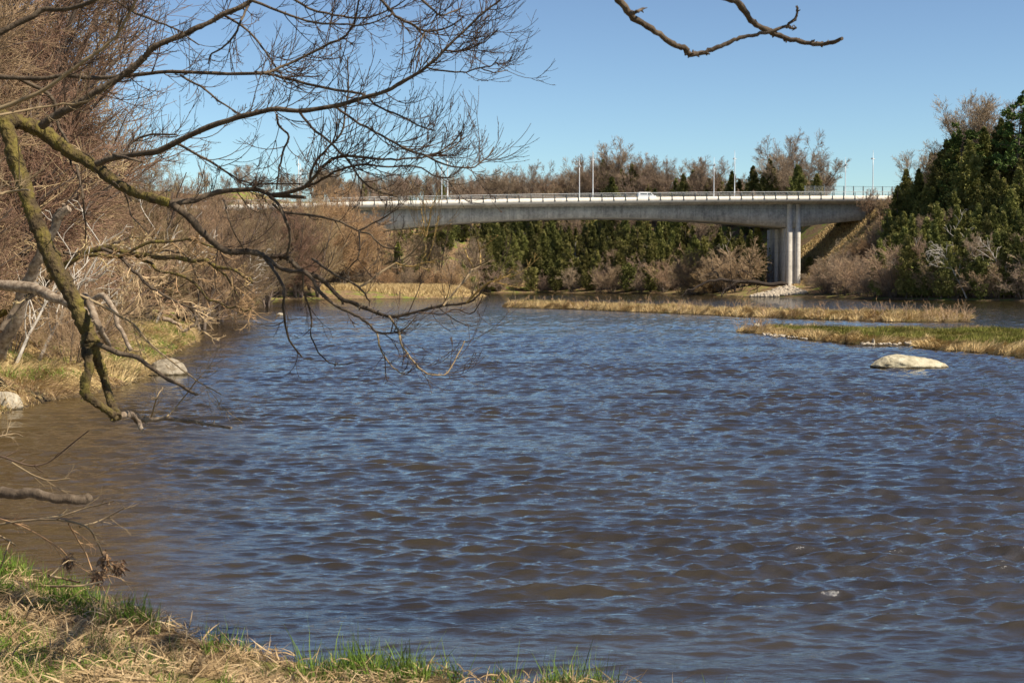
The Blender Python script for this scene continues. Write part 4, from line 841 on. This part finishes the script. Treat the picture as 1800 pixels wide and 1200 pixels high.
weeds('dead_branch', 'dry forked branch with withered leaves hanging over the water at lower left', [
 ([(-40,925),(0,921),(50,914),(100,913),(150,924),(170,950),(185,985),(205,1010)], 13.2, 5, 2.2, 'twig_light', 10), ([(60,914),(110,905),(150,893),(200,880)], 13.2, 3.5, 2, 'twig_light', 5), ([(140,925),(175,915),(220,892)], 13.1, 3, 1.8, 'twig_light', 4),
 ([(120,920),(135,945),(152,975),(165,1010),(180,1025)], 13.2, 3, 1.8, 'weed', 6), ([(-10,908),(40,925),(100,960),(130,990)], 13.3, 3, 1.8, 'weed', 6)], [(184,985,13.2,.12), (208,995,13.2,.09), (120,985,13.2,.08), (168,1015,13.2,.07)])
weeds('bare_twig', 'thin bare twig curving over the shallow water above the log', [
 ([(-40,795),(0,801),(50,817),(85,812),(120,785),(155,757)], 14.5, 4, 2, 'twig_near', 6), ([(20,812),(60,835),(90,844),(122,840)], 14.5, 2.6, 1.8, 'twig_light', 3), ([(-20,770),(25,762),(42,768)], 14.5, 2.6, 1.8, 'twig_light', 4)])
weeds('dry_reed', 'bent pale dry reed stalks on the bank at the left edge', [
 ([(0,1000),(12,965),(18,950)], 12.6, 3, 2, 'twig_light', 0), ([(-10,935),(28,958)], 12.8, 4, 3, 'twig_light', 0), ([(86,1011),(140,1023)], 12.2, 4.5, 4, 'straw', 0), ([(90,1030),(140,1029),(178,1022)], 12.2, 4, 4, 'twig_light', 0), ([(85,1015),(120,985),(145,992)], 12.2, 2.5, 2, 'twig_light', 0)])
# ------------------------------------------------------------------ rocks
import bmesh
def rock_mesh(seed, sub=4, amp=.22):
    bm = bmesh.new(); bmesh.ops.create_icosphere(bm, subdivisions=sub, radius=1)
    V = np.array([v.co[:] for v in bm.verts]); r_ = np.random.default_rng(seed)
    # facet by random planes, then noise
    for i in range(16):
        n = nrm(r_.standard_normal(3)); c = r_.uniform(.68, .92); dd = V@n; V = np.where((dd > c)[:, None], V-(dd-c)[:, None]*n[None]*.9, V)
    o = r_.uniform(0, 50)
    V *= (1+amp*.22*(fbm(V[:, 0]*2+o, V[:, 1]*2+V[:, 2]*1.7, .8, 4, seed)))[:, None]
    for i, v in enumerate(bm.verts): v.co = V[i]
    me = bpy.data.meshes.new('rock'); bm.to_mesh(me); bm.free()
    me.polygons.foreach_set('use_smooth', np.ones(len(me.polygons), bool)); return me
for k_ in ('rock', 'rock_big'):
    nt_w = M[k_].node_tree; N_w = nt_w.nodes; b_w = N_w['Principled BSDF']; src = b_w.inputs['Base Color'].links[0].from_socket
    gw = N_w.new('ShaderNodeNewGeometry'); sw = N_w.new('ShaderNodeSeparateXYZ'); nt_w.links.new(gw.outputs['Position'], sw.inputs[0])
    nw = N_w.new('ShaderNodeTexNoise'); nw.inputs['Scale'].default_value = 6; nt_w.links.new(gw.outputs['Position'], nw.inputs['Vector'])
    ad = N_w.new('ShaderNodeMath'); ad.operation = 'MULTIPLY_ADD'; ad.inputs[1].default_value = -.10; nt_w.links.new(nw.outputs['Fac'], ad.inputs[0]); nt_w.links.new(sw.outputs[2], ad.inputs[2])
    mw = N_w.new('ShaderNodeMapRange'); mw.inputs[1].default_value = -.01; mw.inputs[2].default_value = .05; nt_w.links.new(ad.outputs[0], mw.inputs[0])
    xw = N_w.new('ShaderNodeMix'); xw.data_type = 'RGBA'; xw.inputs[6].default_value = (.05, .038, .02, 1); nt_w.links.new(mw.outputs[0], xw.inputs[0]); nt_w.links.new(src, xw.inputs[7]); nt_w.links.new(xw.outputs[2], b_w.inputs['Base Color'])
RM = [rock_mesh(i) for i in range(6)]
def rock(px, py, w, h, label, name='rock', m='rock', seed=0, rz=0, depth=.7, sink=.25, z=0, tilt=0):
    """px,py: middle of the base; w,h size in photo pixels"""
    p = ground(px, py, z); s = p[1]/FX; a = w*s/2; hh = h*s
    me = rock_mesh(seed+20, 5) if w > 60 else RM[seed % 6].copy(); me.materials.clear()
    o = obj(name, me, M[m]); o.scale = (a*1.08, a*depth, hh*1.02); o.location = (p[0], p[1]+a*depth*.7, z+hh*.08); o.rotation_euler = (0, tilt, rz); tag(o, label, 'rock'); return o
# the large whaleback boulder in the river
def boulder():
    p = ground(1608, 648); s = p[1]/FX
    bm = bmesh.new(); bmesh.ops.create_icosphere(bm, subdivisions=6, radius=1); V = np.array([v.co[:] for v in bm.verts]); bm.verts.ensure_lookup_table()
    x, y, z = V.T; top = np.interp(x, [-1, -.85, -.62, -.35, 0, .35, .7, .9, 1], [.25, .6, 1.0, 1.12, 1.03, .88, .62, .4, .15])
    X = x*1.47; Y = y*.8*(1-.15*x); r = np.sqrt(np.maximum(0, 1-x*x)); zz = np.where(r > 1e-6, z/np.maximum(r, 1e-6), 0)
    Z = np.sign(z)*np.abs(zz)**.75*top*.46
    # a ledge: a bevel runs along the front face
    front = sm(-y, .15, .75)*sm(z, .02, .5); Z -= front*.05*(1+.5*np.sin(x*5))
    n = fbm(X*2, Y*2+Z*3, .6, 5, 3); Z += n*.022; Y += fbm(X*2+9, Z*4, .5, 4, 7)*.035
    nd = np.exp(-((x+.60)/.02)**2)*sm(z, .2, .6); Z -= nd*.05
    for i, v in enumerate(bm.verts): v.co = (X[i], Y[i], Z[i])
    me = bpy.data.meshes.new('boulder'); bm.to_mesh(me); bm.free(); me.polygons.foreach_set('use_smooth', np.ones(len(me.polygons), bool))
    o = obj('boulder', me, M['rock_big']); o.location = (p[0], p[1]+.7, -.02); tag(o, 'large flat whaleback boulder alone in the river at right', 'boulder')
boulder()
rock(290, 660, 64, 27, 'pale rounded boulder in the water off the left bank', 'boulder', 'rock', 2, .2, .8)
rock(5, 722, 56, 34, 'grey rounded rock at the left edge with its foot in the water', 'rock', 'rock', 1, .4)
rock(20, 690, 40, 22, 'pale rock behind the rounded rock at the left edge', 'rock', 'rock', 3, 1, z=.1)
rock(0, 680, 36, 22, 'pale rock partly cut off by the left edge', 'rock', 'rock', 4, 1.6, z=.15)
rock(60, 689, 22, 6, 'small flat pale stone on the left shoreline', 'rock', 'rock', 5, 0)
rock(492, 555, 14, 6, 'small white rock in the water near the left bank', 'rock', 'rock', 0, 0)
rock(1331, 575, 15, 7, 'white rock at the tip of the green island', 'rock', 'rock', 2, 0)
for i, (px, py, w, h, lb) in enumerate([(1390, 593, 26, 7, 'flat pale stones on the gravel tip of the green island'), (1525, 608, 13, 6, 'small pale rock leftmost in front of the green island'), (1536, 607, 9, 12, 'upright white rock in front of the green island'),
      (1550, 603, 13, 11, 'angular pale rock right of the upright white one'), (1567, 604, 14, 7, 'grey rock in the middle of the island gravel'), (1570, 596, 14, 7, 'rounded rock set back on the island gravel'), (1600, 606, 15, 9, 'pale rock where the gravel meets the right grass'), (1566, 610, 10, 3, 'tiny flat stone in the water before the green island'),
      (1375, 589, 14, 5, 'low pale stone on the gravel tip of the island'), (1472, 560, 11, 5, 'white stone at the foot of the far dry island'), (1715, 528, 0, 0, '')]):
    if w: rock(px, py, w, h, lb, 'rock', 'rock', i, i*.7)
# riprap below the pier : countless broken stones
mb = MB(); base = np.array([v.co[:] for v in RM[0].vertices]) if False else None
bmr = bmesh.new(); bmesh.ops.create_icosphere(bmr, subdivisions=1, radius=1); bmr.verts.ensure_lookup_table(); RV = np.array([v.co[:] for v in bmr.verts]); RF = np.array([[v.index for v in f.verts] for f in bmr.faces]); bmr.free()
cnt = 0
while cnt < 1300:
    y = U(322, 362); x = U(50, 84); px_, _ = proj((x, y, 1)); d = -sdist(np.array([x]), np.array([y]), WATER)[0]
    if d < -.3 or d > .5+12*U(.6, 1)*max(0, 1-abs(px_-1388)/(66 if px_ < 1388 else 50)) or not 1320 < px_ < 1440: continue
    q = RV*(1+.25*rng.standard_normal((len(RV), 1)))*U(.18, .55)*np.array([1, 1, .7]); mb.add(q+np.array([x, y, terr(x, y)+.12+.35*min(1, max(0, d)/4)*U(0, 1)]), None, RF); cnt += 1
for i in range(260):   # gravel on the green island's tip
    px_ = U(1340, 1420) if i % 2 else U(1515, 1612); py_ = (592+(px_-1380)*.09+U(-7, 1)) if i % 2 else 605+U(-8, 1); p = ground(px_, py_, .08)
    q = RV*(1+.25*rng.standard_normal((len(RV), 1)))*U(.04, .13)*np.array([1, 1, .6]); mb.add(q+np.array([p[0], p[1], .1]), None, RF)
tag(obj('riprap_stones', mb.mesh('riprap'), M['riprap']), 'broken pale stones heaped below the bridge pier and on the island tip', 'stones', kind='stuff')
# ------------------------------------------------------------------ grasses
def blades(P, L, Wd, dirn, bend, K=4, droop=None):
    """P (N,3) roots, L lengths, Wd widths, dirn (N,3) unit start direction, bend (N,3) added per step"""
    N_ = len(P); pts = np.zeros((N_, K, 3)); pts[:, 0] = P; d = dirn.copy()
    for k in range(1, K):
        pts[:, k] = pts[:, k-1]+d*(L/(K-1))[:, None]; d = nrm(d+bend)
    sd = nrm(np.cross(dirn, rng.standard_normal((N_, 3))))
    w = Wd[:, None]*np.array([1, .9, .65, .08] if K == 4 else [1, .8, .1])[None]
    A = pts-sd[:, None]*w[..., None]*.5; B = pts+sd[:, None]*w[..., None]*.5
    V = np.stack([A, B], 2).reshape(-1, 3)
    b = (np.arange(N_)*K*2)[:, None]; k = (np.arange(K-1)*2)[None]
    Q = np.stack([b+k, b+k+1, b+k+3, b+k+2], -1).reshape(-1, 4)
    return V, Q
def rdir(n, upw):
    a = rng.uniform(0, 2*np.pi, n); return nrm(np.stack([np.cos(a), np.sin(a), upw], 1))
def scatter(n, x0, x1, y0, y1, cond, poly=None, frac=None):
    xs, ys = [], []; tot = 0
    while tot < n:
        x = rng.uniform(x0, x1, n*2); y = rng.uniform(y0, y1, n*2); d = -sdist(x, y, WATER) if poly is None else sdist(x, y, poly)
        k = cond(x, y, d); xs.append(x[k]); ys.append(y[k]); tot += k.sum()
        if k.sum() == 0: break
    x = np.concatenate(xs)[:n]; y = np.concatenate(ys)[:n]; return x, y
# near bank: matted straw
n = 90000
x, y = scatter(n, -9, 5, 7.2, 18, lambda x, y, d: (d > -.05) & (np.abs(x) < .42*y+1.0) & (y < 19) & (fbm(x, y, .38, 3, 121) > -.4+.6*rng.random(len(x))))
z = terrain(x, y); cl = fbm(x, y, .45, 3, 21); 
comb = fbm(x, y, .8, 2, 33)*2.4+2.5
dr = nrm(np.stack([np.cos(comb+rng.normal(0, .7, len(x))), np.sin(comb+rng.normal(0, .7, len(x))), rng.uniform(-.05, .45, len(x))*(1+.6*cl)], 1))
mb = MB(); keep = cl > -1.0+.9*rng.random(len(x))*0
V, Q = blades(np.stack([x, y, z+rng.uniform(0, .05, len(x))*(1+.5*cl)], 1), rng.uniform(.07, .26, len(x)), rng.uniform(.0025, .0065, len(x)), dr, np.stack([rng.normal(0, .16, len(x)), rng.normal(0, .16, len(x)), rng.uniform(-.3, .04, len(x))], 1)); mb.add(V, Q)
x, y = scatter(9000, -9, 5, 7.2, 18, lambda x, y, d: (d > -.02) & (np.abs(x) < .42*y+1.0)); z = terrain(x, y); N_ = len(x)
V, Q = blades(np.stack([x, y, z+rng.uniform(.02, .12, N_)], 1), rng.uniform(.06, .26, N_), rng.uniform(.006, .013, N_), rdir(N_, rng.uniform(-.2, 1.2, N_)), np.stack([rng.normal(0, .15, N_), rng.normal(0, .15, N_), rng.uniform(-.5, .1, N_)], 1)); mb.add(V, Q)
tag(obj('dry_grass', mb.mesh('dry_grass'), M['straw']), 'matted dry straw coloured grass covering the near bank', 'grass', kind='stuff')
# green shoots
def green(n, cond, Lr, W_=(.005, .010)):
    x, y = scatter(n*6, -9, 6, 7.2, 18, cond); cl = fbm(x, y, .55, 2, 51)+.8*fbm(x, y, .14, 1, 52); k = cl > .25; x, y = x[k][:n], y[k][:n]
    z = terrain(x, y); N_ = len(x)
    return blades(np.stack([x, y, z-.01], 1), rng.uniform(*Lr, N_)*(1+.3*rng.standard_normal(N_)).clip(.5, 1.5), rng.uniform(*W_, N_), rdir(N_, rng.uniform(1.4, 5, N_)), np.stack([rng.normal(0, .1, N_), rng.normal(0, .1, N_), np.full(N_, -.06)], 1))
mb = MB()
for nn, cond, Lr in ((5200, lambda x, y, d: (d > -.15) & (d < .45) & (x < 1.3), (.10, .26)), (700, lambda x, y, d: (d > -.25) & (d < .3) & (x > -2) & (x < 1.5), (.18, .34)), (9000, lambda x, y, d: (d > .2) & (d < 2.2) & (np.abs(x) < .42*y+1), (.06, .18)), (26000, lambda x, y, d: (d > 1.6) & (np.abs(x) < .42*y+1) & (x < -.5), (.04, .12))):
    V, Q = green(nn, cond, Lr); mb.add(V, Q)
tag(obj('green_grass', mb.mesh('green_grass'), M['grass']), 'fresh green grass shoots along the near water edge', 'grass', kind='stuff')
# left bank grasses
x, y = scatter(60000, -32, -8, 34, 110, lambda x, y, d: (d > -.1) & (d < 7+.05*y) & (x > -.4*y-2) & (rng.random(len(x)) < (45/y)**1.5))
z = terrain(x, y); N_ = len(x); cb = fbm(x, y, 1.6, 2, 61)*2.5-.8
V, Q = blades(np.stack([x, y, z], 1), rng.uniform(.2, .8, N_), rng.uniform(.010, .022, N_), nrm(np.stack([np.cos(cb)*1.0, np.sin(cb)*.8-.4, rng.uniform(.1, 1.3, N_)], 1)), np.stack([rng.normal(0, .1, N_), rng.normal(-.05, .1, N_), rng.uniform(-.5, -.1, N_)], 1))
tag(obj('dry_bank_grass', MB().add(V, Q).mesh('dry_bank_grass'), M['straw_far']), 'combed dry grass along the left river bank', 'grass', kind='stuff')
x, y = scatter(26000, -32, -8, 36, 100, lambda x, y, d: (d > 0) & (d < 8) & (x > -.4*y-2) & (fbm(x, y, 2.2, 3, 71) > .15)); z = terrain(x, y); N_ = len(x)
V, Q = blades(np.stack([x, y, z], 1), rng.uniform(.12, .4, N_), rng.uniform(.010, .018, N_), rdir(N_, rng.uniform(1, 3, N_)), np.stack([rng.normal(0, .1, N_), rng.normal(0, .1, N_), rng.uniform(-.2, 0, N_)], 1))
tag(obj('green_bank_grass', MB().add(V, Q).mesh('green_bank_grass'), M['grass']), 'green grass patches on the left river bank', 'grass', kind='stuff')
# islands
def island_grass(poly, n, Lr, m, name, label, edge=True, w=(.02, .05), upw=(.4, 1.6), dlim=(-.05, 99)):
    x0, y0 = poly.min(0); x1, y1 = poly.max(0)
    x, y = scatter(n, x0, x1, y0, y1, lambda x, y, d: (d > dlim[0]) & (d < dlim[1]) & (x < .45*y+3), poly); z = terrain(x, y); N_ = len(x)
    tus = 1+.45*fbm(x, y, 1.3, 2, 81)
    cb = fbm(x, y, 1.2, 2, 91)*2.8
    V, Q = blades(np.stack([x, y, z], 1), rng.uniform(*Lr, N_)*tus, rng.uniform(*w, N_), nrm(np.stack([np.cos(cb)*.8, np.sin(cb)*.5-.3, rng.uniform(*upw, N_)], 1)), np.stack([rng.normal(0, .12, N_), rng.normal(-.04, .1, N_), rng.uniform(-.55, -.05, N_)], 1))
    tag(obj(name, MB().add(V, Q).mesh(name), M[m]), label, 'grass', kind='stuff')
island_grass(isl1, 52000, (.35, .8), 'straw_far', 'dry_island_grass', 'dry tussock grass covering the long far island')
island_grass(isl2, 30000, (.18, .5), 'straw_far', 'dry_shore_grass', 'dry drooping grass fringing the green island', dlim=(-.05, 1.0), w=(.014, .03))
island_grass(isl2, 80000, (.10, .30), 'grass_far', 'green_island_grass', 'short green grass on top of the right island', dlim=(.5, 99), w=(.014, .03), upw=(1, 3))
island_grass(isl1, 9000, (.25, .7), 'grass_far', 'green_tussock_grass', 'green tinged grass on the right part of the far island', w=(.02, .04), upw=(1, 3), dlim=(2.0, 99))
# reeds of the spit
x, y = scatter(30000, -62, -4, 288, 334, lambda x, y, d: (d > 0) & (d < 26) & (x > -.17*y)); z = terrain(x, y); N_ = len(x)
V, Q = blades(np.stack([x, y, z], 1), rng.uniform(.6, 1.5, N_)*sm(-sdist(x, y, WATER), -2, 6), rng.uniform(.05, .11, N_), rdir(N_, rng.uniform(2, 5, N_)), np.stack([rng.normal(0, .1, N_), rng.normal(0, .1, N_), rng.uniform(-.2, 0, N_)], 1))
tag(obj('reed_bed', MB().add(V, Q).mesh('reed_bed'), M['straw_far']), 'pale reeds covering the low spit below the willow', 'reeds', kind='stuff')
# dry grass on the embankment
x, y = scatter(60000, 72, 108, 325, 405, lambda x, y, d: (d > 6)); z = terrain(x, y); N_ = len(x)
V, Q = blades(np.stack([x, y, z], 1), rng.uniform(.3, .9, N_), rng.uniform(.06, .14, N_), rdir(N_, rng.uniform(.5, 3, N_)), np.stack([rng.normal(0, .1, N_), rng.normal(0, .1, N_), rng.uniform(-.3, 0, N_)], 1))
tag(obj('embankment_grass', MB().add(V, Q).mesh('embankment_grass'), M['straw_far']), 'dry grass on the slope right of the bridge pier', 'grass', kind='stuff')
# weedy stalks on the islands
def stalks(name, px0, px1, py, n, label, hgt, zf=None):
    c = ground((px0+px1)/2, py, .3); r = empty(name, c); tag(r, label, 'weeds', 'dry weed stalks on the river islands'); S = []
    for i in range(n):
        p = ground(U(px0, px1), py+U(-4, 1), .3); S.append(path(p-c, (U(-.7, .7), U(-.4, .4), 1), hgt*U(.4, 1.1), 5, -.05, .12))
    P = np.array(S); Rr = np.full((n, 5), .00013*c[1])*np.linspace(1, .6, 5)[None]; mb = MB(); mb.tubes(P, Rr, 3); obj('stem', mb.mesh('stem'), M['twig_red'], r)
    P1, R1 = grow(P, Rr, 4, (.3, 1), (.2, .5), (20, 60), 3, .05, .2, .8); mb = MB(); mb.tubes(P1, np.maximum(R1, .00009*c[1]), 3); obj('twigs', mb.mesh('twigs'), M['weed'], r)
for a_, b_, py_, n_, lb, h_ in ((885, 990, 537, 26, 'sparse dry stalks at the left tip of the far island', 1.3), (1000, 1180, 542, 40, 'dry stalks on the left half of the far island', 1.3), (1180, 1330, 549, 36, 'tall dry stalks on the middle of the far island', 1.7), (1330, 1500, 556, 40, 'reddish stalks right of the middle of the far island', 1.5),
    (1500, 1620, 560, 36, 'tall reddish stalks near the right part of the far island', 1.5), (1620, 1705, 562, 60, 'dense reddish weeds at the right tip of the far island', 1.4), (1290, 1345, 580, 34, 'thin red stalks at the tip of the green island', .9)):
    stalks('dry_weeds', a_, b_, py_, n_, lb, h_)
# ------------------------------------------------------------------ labels for the planted trees
def size_word(o):
    s = o.scale[0]; return ''
from collections import defaultdict
G = defaultdict(list)
def landmark(px):
    for a, b, t in ((-999, 240, 'at the left edge'), (240, 480, 'left of the willow'), (480, 660, 'near the left pier'), (660, 800, 'below the leftmost lamp posts'), (800, 960, 'in the left half of the span'), (960, 1090, 'near the middle lamp posts'), (1090, 1200, 'by the van'), (1200, 1340, 'left of the right pier'), (1340, 1440, 'at the right pier'), (1440, 1570, 'below the right end of the bridge'), (1570, 1690, 'right of the bridge end'), (1690, 9999, 'at the right edge')):
        if px < b: return t
for rec in PLANTS: G[(rec[1], rec[2], landmark(rec[3][0]))].append(rec)
ORD = ['leftmost', 'second', 'third', 'fourth', 'fifth', 'sixth', 'seventh', 'eighth', 'ninth', 'tenth', 'eleventh', 'twelfth', 'thirteenth', 'fourteenth', 'fifteenth']
for (kind, where, lm), recs in G.items():
    recs.sort(key=lambda r: r[3][0])
    for i, rec in enumerate(recs):
        o = rec[0]; pre = '' if len(recs) == 1 else (ORD[min(i, 14)]+(' from left, ' if i else ' '))
        short = where.replace('on the wooded slope seen under the bridge', 'on the slope under the bridge').replace(' on the left bank', '').replace('in the thicket', 'in the left bank thicket')
        lb = ' '.join((f'{pre}{LOOK[kind]} {short} {lm}').split()[:16])
        tag(o, lb, NAMES[kind][1], 'trees and shrubs '+where.split(',')[0])
# ------------------------------------------------------------------ light, sky, camera
EL = 52; SAZ = math.degrees(math.atan2(.88, -.475))
w = bpy.data.worlds.new('World'); sc.world = w; w.use_nodes = True; nt = w.node_tree; bg = nt.nodes['Background']
sky = nt.nodes.new('ShaderNodeTexSky'); sky.sky_type = 'NISHITA'; sky.sun_disc = False; sky.sun_elevation = R(EL); sky.sun_rotation = R(SAZ)
sky.air_density = 1.0; sky.dust_density = .3; sky.ozone_density = 2.5; sky.altitude = 300
gmn = nt.nodes.new('ShaderNodeGamma'); gmn.inputs[1].default_value = 1.6; hsn = nt.nodes.new('ShaderNodeHueSaturation'); hsn.inputs['Saturation'].default_value = .84
mn = nt.nodes.new('ShaderNodeMix'); mn.data_type = 'RGBA'; mn.blend_type = 'MULTIPLY'; mn.inputs[0].default_value = 1; mn.inputs[7].default_value = (.322, .345, .340, 1)
nt.links.new(sky.outputs[0], mn.inputs[6]); nt.links.new(mn.outputs[2], gmn.inputs[0]); nt.links.new(gmn.outputs[0], hsn.inputs['Color']); nt.links.new(hsn.outputs[0], bg.inputs[0]); bg.inputs[1].default_value = .15
sl = bpy.data.lights.new('sun', 'SUN'); sl.energy = 5.0; sl.angle = R(.5); sl.color = (1, .90, .74); so = bpy.data.objects.new('sun', sl); link(so)
from mathutils import Vector
tosun = Vector((.88*math.cos(R(EL)), -.475*math.cos(R(EL)), math.sin(R(EL)))); so.rotation_euler = tosun.to_track_quat('Z', 'Y').to_euler(); so.location = (20, -20, 40)
cam = bpy.data.cameras.new('camera'); cam.lens = 50; cam.sensor_width = 36; cam.clip_end = 5000; co = bpy.data.objects.new('camera', cam); link(co)
co.location = (0, 0, CAMZ); co.rotation_euler = (math.pi/2-PITCH, 0, 0); sc.camera = co
cam.dof.use_dof = True; cam.dof.focus_distance = 45; cam.dof.aperture_fstop = 8
sc.view_settings.view_transform = 'Standard'; sc.view_settings.look = 'None'; sc.view_settings.exposure = 0.74; sc.view_settings.gamma = 1
sc.cycles.sample_clamp_direct = 8; sc.cycles.sample_clamp_indirect = 3; sc.cycles.max_bounces = 4; sc.cycles.diffuse_bounces = 2; sc.cycles.glossy_bounces = 2; sc.cycles.use_denoising = True
